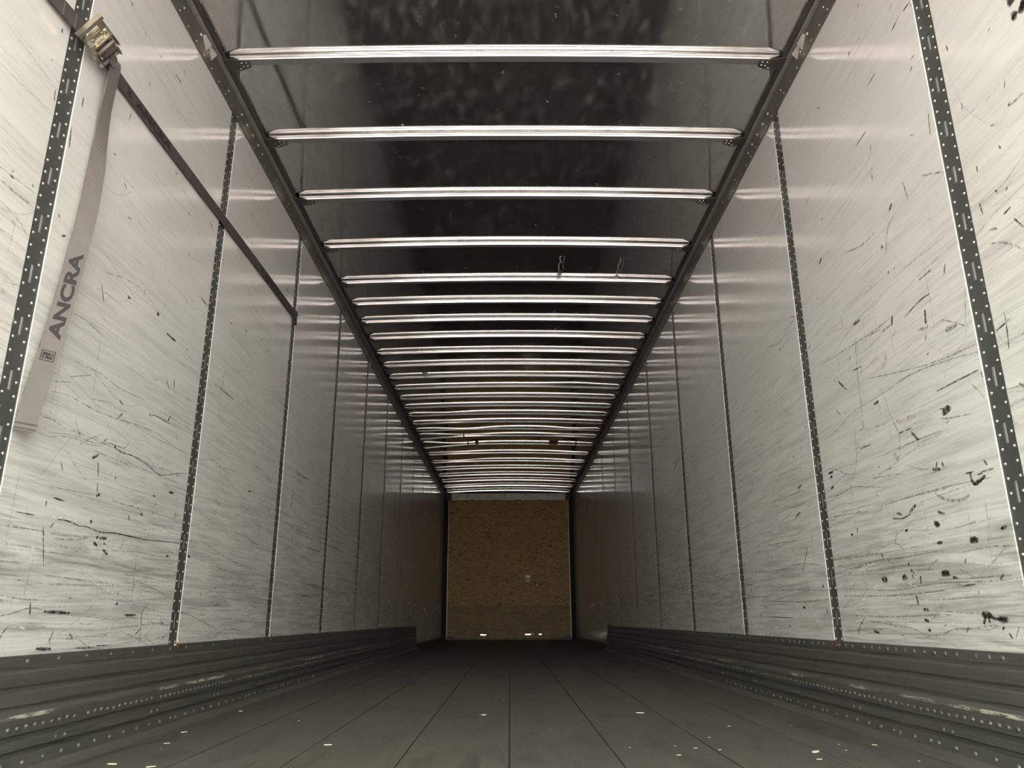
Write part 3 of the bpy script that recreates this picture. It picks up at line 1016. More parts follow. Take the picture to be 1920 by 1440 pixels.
# ------------------------------------------------------------------ base rails along the floor
PROF = [(0.000, 0.302), (0.0045, 0.3005), (0.005, 0.272), (0.0030, 0.268), (0.0030, 0.262), (0.008, 0.256), (0.0095, 0.226),
        (0.003, 0.219), (0.003, 0.211), (0.0105, 0.205), (0.012, 0.178), (0.006, 0.171), (0.006, 0.165), (0.016, 0.152),
        (0.0185, 0.147), (0.0185, 0.106), (0.008, 0.101), (0.008, 0.092), (0.022, 0.088), (0.023, 0.069),
        (0.012, 0.064), (0.012, 0.056), (0.028, 0.052), (0.030, 0.022), (0.040, 0.014), (0.056, 0.004), (0.058, 0.0), (-0.004, 0.0), (-0.004, 0.302)]
for side, sname in ((-1, 'left'), (1, 'right')):
    rnd = random.Random(77 + side)
    mb = MB()
    ny = 90
    y0, y1 = Y_REAR, SCUFF_END[side]
    n = len(PROF)
    V, F = [], []
    for j in range(ny + 1):
        y = y0 + (y1 - y0) * j / ny
        for q, (d, z) in enumerate(PROF):
            jit = max(-0.002, min(0.002, rnd.gauss(0, 0.0009))) if 0 < q < n - 3 else 0
            jz = rnd.gauss(0, 0.0009) if 1 < q < n - 4 else 0
            V.append((side * (W - d + jit), y, z + jz))
    for j in range(ny):
        for i in range(n):
            F.append((j * n + i, j * n + (i + 1) % n, (j + 1) * n + (i + 1) % n, (j + 1) * n + i))
    F += [tuple(range(n)), tuple(range(ny * n + n - 1, ny * n - 1, -1))]
    mb.add(V, F)
    base = structure(fix_normals(mb.build('baseboard_' + sname, M['scuff'])),
                     'dark ribbed steel scuff rail along the foot of the %s wall' % sname, 'baseboard')
    rv = MB()
    s = Vector((-side, 0, 0))
    y = 0.3
    while y < y1 - 0.05:
        rv.dome((side * (W - 0.0180), y, 0.122 + rnd.gauss(0, 0.001)), s, 0.0075, 0.0050)
        y += 0.0395 if rnd.random() < 0.97 else 0.079
    y = 0.3
    while y < y1 - 0.05:
        rv.dome((side * (W - 0.0285), y, 0.038 + rnd.gauss(0, 0.001)), s, 0.0080, 0.0055)
        y += 0.092 if rnd.random() < 0.8 else 0.045
    y = 0.55
    while y < y1 - 0.05:
        for d in (0, 0.048):
            rv.dome((side * (W - 0.0225), y + d, 0.078), s, 0.0070, 0.0050)
        y += 0.3048 * 2
    y = 0.3
    while y < y1 - 0.05:
        rv.dome((side * (W - 0.0045), y, 0.286), s, 0.0085 if side > 0 else 0.007, 0.0045)
        y += (0.152 if side < 0 else 0.060) * (1 if rnd.random() < 0.85 else 1.6)
    o = rv.build('rivets', M['base_rivet'], base, smooth=True)
    o['kind'] = 'stuff'
    # rusted chips where posts meet the rail
    for py in POST_Y[1:4]:
        mb = MB()
        for _ in range(7):
            a, c = py + rnd.uniform(0.0, 0.06), 0.297 + rnd.uniform(-0.012, 0.012)
            mb.obox((side * (W - 0.006), a, c), Vector((0.0012, 0, 0)), Vector((0, rnd.uniform(0.003, 0.010), 0)),
                    Vector((0, 0, rnd.uniform(0.002, 0.006))), 0 if rnd.random() < 0.7 else 1)
        mb.build('rust_flakes', [M['rust'], M['chip']], base)['kind'] = 'stuff'

# low dark kick strip on the front part of the side walls
for side in (-1, 1):
    mb = MB()
    mb.profile([(side * (W + 0.003), 0.0), (side * (W - 0.02), 0.0), (side * (W - 0.02), 0.045), (side * (W - 0.004), 0.06), (side * (W + 0.003), 0.06)],
               SCUFF_END[side] + 0.01, 15.52, True)
    structure(fix_normals(mb.build('trim_%d' % (3 if side < 0 else 4), M['dark'])),
              'low dark kick strip ahead of the %s scuff rail' % ('left' if side < 0 else 'right'), 'trim')

# ------------------------------------------------------------------ roof rails
for side in (-1, 1):
    mb = MB()
    prof = [(W + 0.012, H_PANEL), (W - 0.007, H_PANEL), (W - 0.007, 2.776), (W - 0.007, 2.783), (W - 0.042, 2.787), (W - 0.042, H_ROOF + 0.006), (W + 0.012, H_ROOF + 0.006)]
    mb.profile([(side * a, b) for a, b in prof], Y_REAR, Y_FRONT, True)
    nm = 'left' if side < 0 else 'right'
    rail = structure(fix_normals(mb.build('trim_%d' % (1 if side < 0 else 2), M['rail'])),
                     'grey aluminium roof rail running along the top of the %s wall' % nm, 'trim')
    mb = MB()
    mb.profile([(side * a, b) for a, b in ((W - 0.006, 2.779), (W - 0.006, 2.775), (W - 0.024, 2.774), (W - 0.026, 2.776), (W - 0.026, 2.783), (W - 0.023, 2.783), (W - 0.023, 2.779))],
               Y_REAR, Y_FRONT, True)
    fix_normals(mb.build('rail_lip', M['rail_lip'], rail))
    mb = MB()
    for i in range(len(BOW_Y) - 1):
        a, c = BOW_Y[i] + 0.075, BOW_Y[i + 1] - 0.012
        mb.profile([(side * (W - 0.0275), 2.780), (side * (W - 0.044), 2.780), (side * (W - 0.044), 2.784), (side * (W - 0.0275), 2.784)], a, c, True)
    fix_normals(mb.build('cable_strip', M['bracket'], rail))
    rv = MB()
    y = 0.2
    k = 0
    while y < 12:
        rv.dome((side * (W - 0.007), y, 2.690), (-side, 0, 0), 0.0042, 0.003)
        if k % 3 == 0:
            rv.dome((side * (W - 0.007), y + 0.03, 2.728), (-side, 0, 0), 0.0052, 0.004)
        y += 0.085
        k += 1
    for q in range(4):
        rv.dome((side * (W - 0.007), 3.22 + 0.085 * q, 2.735), (-side, 0, 0), 0.007, 0.005)
    rv.dome((side * (W - 0.007), 2.695, 2.748), (-side, 0, 0), 0.008, 0.006)
    rv.build('rivets', M['rivet'], rail, True)['kind'] = 'stuff'
    # two bent tabs beside the first bow
    for (ya, za, s) in ((2.735, 2.738, 1.0), (2.800, 2.738, 0.85)):
        mb = MB()
        o0 = [Vector((side * (W - 0.007), ya - 0.024 * s, za + 0.022 * s)), Vector((side * (W - 0.007), ya + 0.026 * s, za - 0.020 * s)),
              Vector((side * (W - 0.030), ya + 0.022 * s, za + 0.010 * s)), Vector((side * (W - 0.018), ya - 0.020 * s, za + 0.028 * s))]
        mb.prism(o0, Vector((0, 0.003, 0.003)))
        fix_normals(mb.build('bent_tab', M['rail_lip'], rail))

# ------------------------------------------------------------------ ceiling
NX = 24


def roof_z(x, y):
    z = H_ROOF + crown(y) * (1 - (x / 1.27) ** 2)
    # dents in the sheet around the repaired bows
    for (dx, dy, r, h) in ((-0.85, 11.15, 0.42, 0.022), (-0.55, 10.15, 0.45, 0.020), (-0.80, 12.0, 0.40, 0.020), (0.85, 10.15, 0.35, 0.015),
                           (-0.75, 9.35, 0.30, 0.012), (0.75, 7.9, 0.30, -0.008), (1.0, 11.8, 0.3, 0.012), (1.0, 12.4, 0.3, 0.010), (-0.9, 14.9, 0.4, 0.010)):
        d = ((x - dx) ** 2 + (y - dy) ** 2) / (r * r)
        z -= h * math.exp(-d * 1.6) * 0.8
    return z


mb = MB()
ys = [Y_REAR + 0.08 * i for i in range(int((Y_FRONT - Y_REAR) / 0.08) + 1)] + [Y_FRONT + 0.03]
V, F = [], []
n = NX + 1
for y in ys:
    for i in range(n):
        x = -1.27 + 2.54 * i / NX
        V.append((x, y, roof_z(x, y)))
nb = len(V)
for y in (ys[0], ys[-1]):
    V += [(-1.27, y, 2.90), (1.27, y, 2.90)]
for j in range(len(ys) - 1):
    for i in range(NX):
        F.append((j * n + i, (j + 1) * n + i, (j + 1) * n + i + 1, j * n + i + 1))
F += [(nb, nb + 1, nb + 3, nb + 2)]
mb.add(V, F)
ceiling = structure(mb.build('ceiling', M['roof'], smooth=True), 'shiny dark sheet metal trailer roof crossed by bright roof bows', 'ceiling')

XB = 1.224


def bow_mesh(i, y):
    mb = MB()
    xs = [-XB + 2 * XB * k / 28 for k in range(29)]
    # keep the sharp end chamfers
    xs = [-XB, -XB + 0.045] + [x for x in xs if abs(x) < XB - 0.06] + [XB - 0.045, XB]
    face = []
    for k in range(13):                                   # ribbed rear web, leaning forward towards its foot
        t = k / 12.0
        rib = 0.00022 * math.cos(t * 3 * 2 * math.pi)
        q = max(0.0, (0.5 - t) / 0.5)                   # the web rolls back where it meets the roof
        face.append((rib + 0.010 * q * q, 0.003 + 0.029 * (1 - t)))
    face += [(0.0015, 0.0), (0.040, 0.0), (0.042, 0.003), (0.047, 0.032)]
    n = len(face)
    V, F = [], []
    for x in xs:
        c = crown(y) * (1 - (x / 1.27) ** 2)
        e = max(0.0, (abs(x) - (XB - 0.045)) / 0.045)
        if i == 19 and x < -0.58:                         # this bow sags towards its left end
            c -= 0.030 * (-0.58 - x) / 0.62
        if i == 18 and x < -0.62:
            c -= 0.018 * (-0.62 - x) / 0.6
        for (dy, dz) in face:
            z = H_BOW + c + max(dz, 0.022 * e)
            V.append((x, y + dy, z))
    for j in range(len(xs) - 1):
        for k in range(n - 1):
            F.append((j * n + k, (j + 1) * n + k, (j + 1) * n + k + 1, j * n + k + 1))
    NF = n - 1
    for s in (0, (len(xs) - 1) * n):
        F.append(tuple(range(s, s + n)))
    mb.add(V, F)
    for q in range((len(xs) - 1) * NF):
        if q % NF >= 13:
            mb.m[q] = 1
    return mb


for i, y in enumerate(BOW_Y):
    bow = fix_normals(bow_mesh(i, y).build('roof_bow', [M['bow'], M['flange']], ceiling))
    for s in (-1, 1):
        mb = MB()
        c = crown(y)
        z0 = H_BOW + c * (1 - (1.15 / 1.27) ** 2)
        pts = [Vector((s * 1.135, y + 0.006, z0 - 0.0015)), Vector((s * 1.178, y + 0.004, z0 - 0.0015)), Vector((s * 1.258, y + 0.008, z0 + 0.014)),
               Vector((s * 1.258, y + 0.085, z0 + 0.014)), Vector((s * 1.190, y + 0.072, z0 - 0.0015)), Vector((s * 1.135, y + 0.046, z0 - 0.0015))]
        mb.prism(pts, Vector((0, 0, -0.003)))
        if i < 10:
            for (px, py) in ((1.150, 0.036), (1.168, 0.040), (1.172, 0.018), (1.186, 0.055), (1.150, 0.016)):
                mb.dome((s * px, y + py, z0 - 0.0045), (0, 0, -1), 0.0042, 0.003, mat=1)
        fix_normals(mb.build('end_bracket', [M['bracket'], M['rivet']], bow))
    if i in (18, 19):                                      # repaired bows carry dark splice clips
        for cx in ((-0.61,) if i == 18 else (-0.58, 0.98)):
            mb = MB()
            z = H_BOW + crown(y) * (1 - (cx / 1.27) ** 2)
            mb.box((cx - 0.008, y - 0.018, z - 0.004), (cx + 0.008, y + 0.05, z + 0.028))
            mb.build('splice_clip', M['dark'], bow)
    if i == 19:
        for (cx, w_) in ((0.66, 0.085), (-0.45, 0.03)):
            mb = MB()
            rnd = random.Random(8)
            z = H_BOW + crown(y) * (1 - (cx / 1.27) ** 2)
            pts = []
            for k in range(10):
                t = 2 * math.pi * k / 10
                pts.append(Vector((cx + w_ * rnd.uniform(0.7, 1.1) * math.cos(t), y - 0.018, z + 0.018 + 0.022 * rnd.uniform(0.6, 1.1) * math.sin(t))))
            mb.prism(pts, Vector((0, 0.004, 0)))
            fix_normals(mb.build('rust_patch', M['rust'], bow))

# rivets, patches and lap seams on the roof sheet
mb = MB()
rnd = random.Random(4)
for (x, ya, yb) in ((0.378, 4.93, 5.22), (0.805, 4.95, 5.25)):
    k = ya
    while k < yb:
        mb.dome((x + rnd.gauss(0, 0.004), k, roof_z(x, k)), (0, 0, -1), 0.007, 0.004)
        mb.dome((x + 0.028 + rnd.gauss(0, 0.004), k, roof_z(x, k)), (0, 0, -1), 0.005, 0.003)
        k += 0.03
    mb.dome((x + 0.01, yb + 0.005, roof_z(x, yb)), (0, 0, -1), 0.022, 0.008)
mb.dome((-0.85, 7.60, roof_z(-0.85, 7.6)), (0, 0, -1), 0.03, 0.012, 8)
mb.build('roof_rivets', M['rivet'], ceiling, True)['kind'] = 'stuff'
mb = MB()
for (x, y, rx, ry) in ((-0.42, 10.75, 0.16, 0.03), (-0.2, 10.80, 0.05, 0.02), (0.05, 10.8, 0.04, 0.015), (0.86, 10.7, 0.10, 0.05), (0.42, 10.72, 0.05, 0.02)):
    pts = []
    for k in range(12):
        t = 2 * math.pi * k / 12
        pts.append(Vector((x + rx * rnd.uniform(0.6, 1.1) * math.cos(t), y + ry * rnd.uniform(0.6, 1.1) * math.sin(t), roof_z(x, y) - 0.003)))
    mb.prism(pts, Vector((0, 0, -0.001)))
mb.build('rust_stain', M['rust'], ceiling)['kind'] = 'stuff'

# ------------------------------------------------------------------ front wall
mb = MB()
HOLES = ((-0.545, -0.435), (0.295, 0.420), (0.565, 0.640))
xe = [-1.33] + [v for h_ in HOLES for v in h_] + [1.33]
mb.box((-1.33, Y_FRONT, 0.150), (1.33, Y_FRONT + 0.012, 2.90))
mb.box((-1.33, Y_FRONT, -0.10), (1.33, Y_FRONT + 0.012, 0.075))
for i in range(0, len(xe), 2):
    mb.box((xe[i], Y_FRONT, 0.075), (xe[i + 1], Y_FRONT + 0.012, 0.150))
front = structure(mb.build('wall_front', M['dark']), 'brown strand board front wall under a white header', 'wall')
mb = MB()
rnd = random.Random(12)
bx = [-1.195 + 2.39 * k / 46 for k in range(47)]
bot = []
for x in bx:
    e = max(0.0, abs(x) - 0.80) / 0.40
    bot.append((x, 0.022 + 0.055 * e ** 1.3 + rnd.uniform(-0.012, 0.012)))
# ragged slits torn low in the board let daylight through
TEAR = {}
for k, x in enumerate(bx):
    TEAR[k] = (0.088 + rnd.uniform(-0.006, 0.006), 0.100 + rnd.uniform(-0.004, 0.016))


def torn(k):
    m = (bx[k] + bx[k + 1]) / 2
    return any(a - 0.005 <= m <= c + 0.005 for a, c in HOLES)


rows = [[z for _, z in bot], [max(TEAR[k][0], bot[k][1] + 0.004) for k in range(len(bx))], [max(TEAR[k][1], bot[k][1] + 0.008) for k in range(len(bx))], [2.660] * len(bx)]
nb = len(bx)
V, F = [], []
for yy in (Y_FRONT - 0.018, Y_FRONT - 0.001):
    for row in rows:
        V += [(x, yy, z) for x, z in zip(bx, row)]
for lay in (0, 4):
    for rr in range(3):
        for k in range(nb - 1):
            if rr == 1 and torn(k):
                continue
            a = (lay + rr) * nb + k
            F.append((a, a + 1, a + nb + 1, a + nb))
for k in range(nb - 1):
    F += [(4 * nb + k, 4 * nb + k + 1, k + 1, k), (3 * nb + k, 3 * nb + k + 1, 7 * nb + k + 1, 7 * nb + k)]
for e in (0, nb - 1):
    F.append(tuple([q * nb + e for q in range(4)] + [(7 - q) * nb + e for q in range(4)]))
mb.add(V, F)
fix_normals(mb.build('strand_board', M['osb'], front))
mb = MB()
mb.box((-1.14, Y_FRONT - 0.030, 2.664), (1.14, Y_FRONT - 0.001, 2.795))
hd = mb.build('header_panel', M['white'], front)
hd['label'] = 'white header strip above the strand board'
mb = MB()
for x, z, a, l in ((-1.02, 2.74, 0.9, 0.05), (-0.82, 2.74, 1.55, 0.05), (-0.35, 2.77, 1.5, 0.03), (-0.08, 2.76, 1.57, 0.05), (0.35, 2.77, 1.5, 0.03), (0.8, 2.76, 1.5, 0.04)):
    d = Vector((math.cos(a), 0, math.sin(a)))
    mb.obox((x, Y_FRONT - 0.0305, z), d * l, Vector((0, 0.001, 0)), Vector((-d.z, 0, d.x)) * 0.005)
mb.build('header_scratches', M['dark'], hd)['kind'] = 'stuff'
for x in (-0.72, -0.25, 0.2, 0.62):
    mb = MB()
    mb.box((x - 0.055, Y_FRONT - 0.020, 2.652), (x + 0.055, Y_FRONT - 0.030, 2.668))
    fix_normals(mb.build('fixing_clip', M['dark'], front))
for s in (-1, 1):
    mb = MB()
    prof = [(s * (W - 0.002), Y_FRONT - 0.001), (s * (W - 0.002), Y_FRONT - 0.075), (s * 1.262, Y_FRONT - 0.085), (s * 1.235, Y_FRONT - 0.060), (s * 1.205, Y_FRONT - 0.035), (s * 1.197, Y_FRONT - 0.001)]
    mb.prism([Vector((a, b, 0.0)) for a, b in prof], Vector((0, 0, 2.75)))
    cp = fix_normals(mb.build('corner_post', M['dark'], front))
    mb = MB()
    mb.box((min(s * 1.188, s * 1.200), Y_FRONT - 0.026, 0.03), (max(s * 1.188, s * 1.200), Y_FRONT - 0.019, 2.655))
    mb.build('edge_strip', M['rail_lip'], cp)
    mb = MB()
    mb.box((min(s * 1.145, s * 1.236), Y_FRONT - 0.075, 2.655), (max(s * 1.145, s * 1.236), Y_FRONT - 0.005, 2.790))
    mb.dome((s * 1.16, Y_FRONT - 0.075, 2.74), (0, -1, 0), 0.010, 0.005, mat=1)
    mb.build('corner_bracket', [M['dark'], M['rivet']], front)
# white torn bits at the slits, also standing in for daylight leaking through
for (x, z, w_, h_, ang) in ((-0.50, 0.078, 0.050, 0.010, -0.2), (0.45, 0.112, 0.045, 0.014, -0.2)):
    mb = MB()
    d = Vector((math.cos(ang), 0, math.sin(ang)))
    nn = Vector((-d.z, 0, d.x))
    c = Vector((x, Y_FRONT - 0.0185, z))
    mb.prism([c - d * w_, c - d * w_ * 0.4 + nn * h_, c + d * w_ * 0.5 + nn * h_ * 0.7, c + d * w_, c + d * w_ * 0.2 - nn * h_ * 0.8], Vector((0, -0.012, -0.004)))
    o = fix_normals(mb.build('torn_leak_bit', M['torn'], front))
for (x, z, r) in ((-0.13, 1.79, 0.010), (0.55, 1.015, 0.018), (0.49, 0.94, 0.009), (0.21, 1.215, 0.008), (-1.1, 1.24, 0.008), (-1.1, 0.92, 0.008), (1.13, 1.02, 0.006)):
    mb = MB()
    mb.dome((x, Y_FRONT - 0.018, z), (0, -1, 0), r, 0.004)
    mb.build('screw_head', M['rivet'], front, True)

# lashing ring on the front wall
lr = thing('lashing_ring', 'small bright steel lashing ring hanging on the brown strand board', 'lashing ring', loc=(0.376, Y_FRONT - 0.018, 1.10))
mb = MB()
mb.prism([Vector((-0.052, 0, 0.095)), Vector((0.052, 0, 0.095)), Vector((0.050, 0, 0.066)), Vector((0.018, 0, 0.046)), Vector((-0.018, 0, 0.046)), Vector((-0.050, 0, 0.066))], Vector((0, -0.006, 0)))
fix_normals(mb.build('mounting_plate', M['torn'], lr))
mb = MB()
ring = [Vector((0.034 * math.sin(t), -0.012, 0.014 + 0.036 * math.cos(t))) for t in [2 * math.pi * k / 16 for k in range(17)]]
mb.tube(ring, 0.009, 8, caps=False)
mb.build('ring', M['torn'], lr, True)

# ------------------------------------------------------------------ ratchet strap on the left wall
strap = thing('ratchet_strap', 'dark grey webbing ratchet strap stretched along the left wall with hanging tail', 'strap', loc=(-W, 1.95, 2.09))


def local(p):
    return Vector(p) - Vector((-W, 1.95, 2.09))


def strip_mesh(mb, frames, hw, th):
    """frames: (centre, across, normal); a flat webbing with thickness"""
    V, F = [], []
    for c, a, nn in frames:
        for p in (c - a * hw + nn * th, c + a * hw + nn * th, c + a * hw - nn * th, c - a * hw - nn * th):
            V.append(local(p))
    for j in range(len(frames) - 1):
        for k in range(4):
            F.append((j * 4 + k, j * 4 + (k + 1) % 4, (j + 1) * 4 + (k + 1) % 4, (j + 1) * 4 + k))
    m = (len(frames) - 1) * 4
    F += [(0, 1, 2, 3), (m + 3, m + 2, m + 1, m)]
    mb.add(V, F)


def frames_along(pts):
    """pts: (x, y, z, twist) -> frames; twist turns the webbing from flat on the wall to facing the rear door"""
    P = [Vector(p[:3]) for p in pts]
    out, dist = [], [0.0]
    for i, p in enumerate(pts):
        t = (P[min(i + 1, len(P) - 1)] - P[max(i - 1, 0)]).normalized()
        if abs(t.z) > 0.6:                                # hanging tail: across is horizontal
            a = Vector((math.sin(p[3]), math.cos(p[3]), 0))
        else:
            a = Vector((0, 0, 1))
        a = (a - t * a.dot(t)).normalized()
        nn = a.cross(t) if abs(t.z) > 0.6 else t.cross(a)
        if nn.x < 0:
            nn = -nn
        out.append((P[i], a, nn))
        if i:
            dist.append(dist[-1] + (P[i] - P[i - 1]).length)
    return out, dist


def densify(pts, n=8):
    o = []
    for i in range(len(pts) - 1):
        p0, p1, p2, p3 = pts[max(i - 1, 0)], pts[i], pts[i + 1], pts[min(i + 2, len(pts) - 1)]
        for k in range(n):
            s = k / n
            o.append(tuple(0.5 * ((2 * b) + (c - a) * s + (2 * a - 5 * b + 4 * c - d) * s * s + (3 * b - a - 3 * c + d) * s ** 3) for a, b, c, d in zip(p0, p1, p2, p3)))
    o.append(tuple(pts[-1]))
    return o


def text_shape(body, size):
    cu = bpy.data.curves.new('print', 'FONT')
    cu.body = body
    cu.size = size
    cu.offset = size * 0.040
    cu.resolution_u = 3
    ob = bpy.data.objects.new('print', cu)
    COL.objects.link(ob)
    dg = bpy.context.evaluated_depsgraph_get()
    me = bpy.data.meshes.new_from_object(ob.evaluated_get(dg))
    V = [(v.co.x, v.co.y) for v in me.vertices]
    F = [tuple(p.vertices) for p in me.polygons]
    bpy.data.objects.remove(ob)
    bpy.data.curves.remove(cu)
    bpy.data.meshes.remove(me)
    xs = [v[0] for v in V]
    ys_ = [v[1] for v in V]
    x0, x1, y0, y1 = min(xs), max(xs), min(ys_), max(ys_)
    return [((x - x0) / (x1 - x0), (y - y0) / (y1 - y0)) for x, y in V], F


TXT_V, TXT_F = text_shape('ANCRA', 1.0)
LOGO = []
for (a, b, c, d) in ((0, 0, 1, .07), (0, .93, 1, 1), (0, .07, .07, .93), (.93, .07, 1, .93),
                     (.20, .16, .44, .66), (.20, .74, .60, .86), (.52, .30, .80, .86), (.40, .14, .80, .24), (.44, .44, .56, .56)):
    LOGO.append([(a, b), (c, b), (c, d), (a, d)])


def sample(frames, dist, s):
    if s <= dist[0]:
        return frames[0]
    for i in range(len(dist) - 1):
        if s <= dist[i + 1]:
            k = (s - dist[i]) / (dist[i + 1] - dist[i])
            A, B = frames[i], frames[i + 1]
            return (A[0].lerp(B[0], k), A[1].lerp(B[1], k).normalized(), A[2].lerp(B[2], k).normalized())
    return frames[-1]


def print_on(frames, dist, s0, s1, logo_s, height, up, parent, off):
    """ANCRA lettering from s0 to s1 along the webbing, its emblem centred on logo_s; up = +1/-1 across direction of letter tops"""
    mb = MB()
    V = []
    for (u, v) in TXT_V:
        c, a, nn = sample(frames, dist, s0 + (s1 - s0) * u)
        V.append(local(c + a * (up * (v - 0.5) * height) + nn * off))
    mb.add(V, TXT_F)
    o = fix_normals(mb.build('printed_lettering', M['ink'], parent))
    o['label'] = 'black printed ANCRA lettering'
    mb = MB()
    sg = 1 if s1 > s0 else -1
    for q in LOGO:
        V = []
        for (u, v) in q:
            c, a, nn = sample(frames, dist, logo_s + sg * (u - 0.5) * height * 0.95)
            V.append(local(c + a * (up * (v - 0.5) * height) + nn * off))
        mb.add(V, [(0, 1, 2, 3)])
    o = fix_normals(mb.build('printed_emblem', M['ink'], parent))
    o['label'] = 'black square emblem printed on the webbing'


HWB = 0.0250
# taut run to the third post
pts = densify([(-W + 0.030, 2.000, 2.098, 0), (-W + 0.013, 2.16, 2.103, 0), (-W + 0.009, 2.60, 2.113, 0), (-W + 0.008, 3.20, 2.127, 0), (-W + 0.008, 3.80, 2.140, 0), (-W + 0.010, 4.345, 2.146, 0)])
fr, ds = frames_along(pts)
mb = MB()
strip_mesh(mb, fr, HWB, 0.0012)
web = fix_normals(mb.build('taut_webbing', M['web'], strap))


def s_at(y):
    best = min(range(len(fr)), key=lambda i: abs(fr[i][0].y - y))
    return ds[best] + (y - fr[best][0].y)


print_on(fr, ds, s_at(2.285), s_at(2.575), s_at(2.235), 0.034, 1, web, 0.0018)
print_on(fr, ds, s_at(3.765), s_at(4.055), s_at(3.715), 0.034, 1, web, 0.0018)
# rear run, up to the post behind the camera's view
pts = densify([(-W + 0.010, 0.730, 2.020, 0), (-W + 0.009, 1.20, 2.045, 0), (-W + 0.010, 1.70, 2.078, 0), (-W + 0.022, 1.93, 2.090, 0)])
f2, d2 = frames_along(pts)
mb = MB()
strip_mesh(mb, f2, HWB + 0.001, 0.0016)
fixed = fix_normals(mb.build('fixed_webbing', M['web'], strap))
mb = MB()
c, a, nn = sample(f2, d2, 1.125)
for ds_ in (0.0, 0.055):
    c, a, nn = sample(f2, d2, 1.10 + ds_)
    t = a.cross(nn)
    mb = MB()
    mb.obox(local(c + nn * 0.0022), a * 0.024, t * 0.0018, nn * 0.0008)
    mb.build('stitching', M['web_tail'], fixed)
# hanging tail
TW = math.radians(57)
pts = densify([(-W + 0.052, 2.030, 2.088, 0.0), (-W + 0.050, 2.066, 2.078, 0.0), (-W + 0.034, 2.092, 2.030, 0.02), (-W + 0.022, 2.104, 1.94, 0.10), (-W + 0.020, 2.110, 1.83, 0.30),
               (-W + 0.028, 2.100, 1.70, 0.70), (-W + 0.035, 2.082, 1.53, TW), (-W + 0.036, 2.066, 1.42, TW), (-W + 0.036, 2.046, 1.26, TW),
               (-W + 0.036, 2.020, 1.12, TW), (-W + 0.036, 1.986, 0.945, TW), (-W + 0.037, 1.970, 0.862, TW)])
f3, d3 = frames_along(pts)
mb = MB()
strip_mesh(mb, f3, HWB, 0.0012)
tail = fix_normals(mb.build('loose_tail', M['web_tail'], strap))
tail['label'] = 'faded grey webbing tail hanging from the ratchet'


def t_at(z):
    best = min(range(len(f3)), key=lambda i: abs(f3[i][0].z - z))
    return d3[best] - (z - f3[best][0].z)


print_on(f3, d3, t_at(1.135), t_at(1.420), t_at(1.083), 0.034, -1, tail, 0.0018)
mb = MB()
for zz in (0.868, 0.882):
    c, a, nn = sample(f3, d3, t_at(zz))
    t = a.cross(nn)
    mb.obox(local(c + nn * 0.0018), a * 0.0255, t * 0.002, nn * 0.001)
mb.build('hem', M['web'], tail)
# end fitting hooked into the slot of the third post
mb = MB()
mb.obox(local((-W + 0.012, 4.358, 2.144)), Vector((0.006, 0, 0)), Vector((0, 0.018, 0)), Vector((0, 0, 0.027)))
mb.tube([local((-W + 0.012, 4.376, 2.178)), local((-W + 0.012, 4.378, 2.150)), local((-W + 0.010, 4.378, 2.105))], 0.006, 8)
mb.obox(local((-W + 0.009, 4.378, 2.118)), Vector((0.006, 0, 0)), Vector((0, 0.014, 0)), Vector((0, 0, 0.022)))
mb.obox(local((-W + 0.009, 4.400, 2.168)), Vector((0.005, 0, 0)), Vector((0, 0.010, 0)), Vector((0, 0, 0.007)))
fix_normals(mb.build('end_fitting', M['dark'], strap))

# ratchet buckle: frame, handle, drum
U = Vector((0.0, 0.985, 0.03)).normalized()
TILT = math.radians(38)
NN = Vector((math.cos(TILT), 0, -math.sin(TILT)))
VV = Vector((math.sin(TILT), 0, math.cos(TILT)))
O = Vector((-W + 0.026, 1.886, 2.100))


def R(u, v, n_):
    return local(O + U * u + VV * v + NN * n_)


mb = MB()
for s in (-1, 1):
    mb.prism([R(0.055, s * 0.033, 0.004), R(0.165, s * 0.033, 0.004), R(0.178, s * 0.033, 0.014), R(0.172, s * 0.033, 0.030), R(0.130, s * 0.033, 0.040), R(0.095, s * 0.033, 0.046), R(0.062, s * 0.033, 0.030)], VV * (s * 0.003))
mb.obox(R(0.062, 0, 0.010), U * 0.004, VV * 0.034, NN * 0.004)
buckle = fix_normals(mb.build('ratchet_buckle', M['zinc'], strap))
buckle['label'] = 'yellowish zinc plated ratchet buckle'
mb = MB()
for s in (-1, 1):
    mb.prism([R(0.004, s * 0.039, 0.036), R(0.110, s * 0.039, 0.026), R(0.124, s * 0.039, 0.036), R(0.118, s * 0.039, 0.052), R(0.088, s * 0.039, 0.056), R(0.004, s * 0.039, 0.048)], VV * (s * 0.003))
mb.obox(R(0.003, 0, 0.042), U * 0.006, VV * 0.047, NN * 0.009)
mb.obox(R(0.020, 0.030, 0.046), U * 0.018, VV * 0.010, NN * 0.0015)
fix_normals(mb.build('handle', M['zinc'], buckle))
mb = MB()
mb.obox(R(0.046, 0, 0.044), U * 0.010, VV * 0.024, NN * 0.0015)
mb.obox(R(0.066, 0, 0.050), U * 0.0025, VV * 0.039, NN * 0.006)
mb.obox(R(0.092, 0, 0.050), U * 0.0025, VV * 0.033, NN * 0.005)
mb.obox(R(0.056, 0.018, 0.046), U * 0.012, VV * 0.003, NN * 0.002)
mb.obox(R(0.056, -0.018, 0.046), U * 0.012, VV * 0.003, NN * 0.002)
fix_normals(mb.build('pawl', M['zinc'], buckle))
for s in (-1, 1):
    mb = MB()
    pts = []
    for k in range(24):
        t = 2 * math.pi * k / 24
        rr = 0.021 if k % 2 else 0.0165
        pts.append(R(0.110 + rr * math.cos(t), s * 0.0285, 0.030 + rr * math.sin(t)))
    mb.prism(pts, VV * (s * 0.003))
    fix_normals(mb.build('gear', M['zinc'], buckle))
mb = MB()
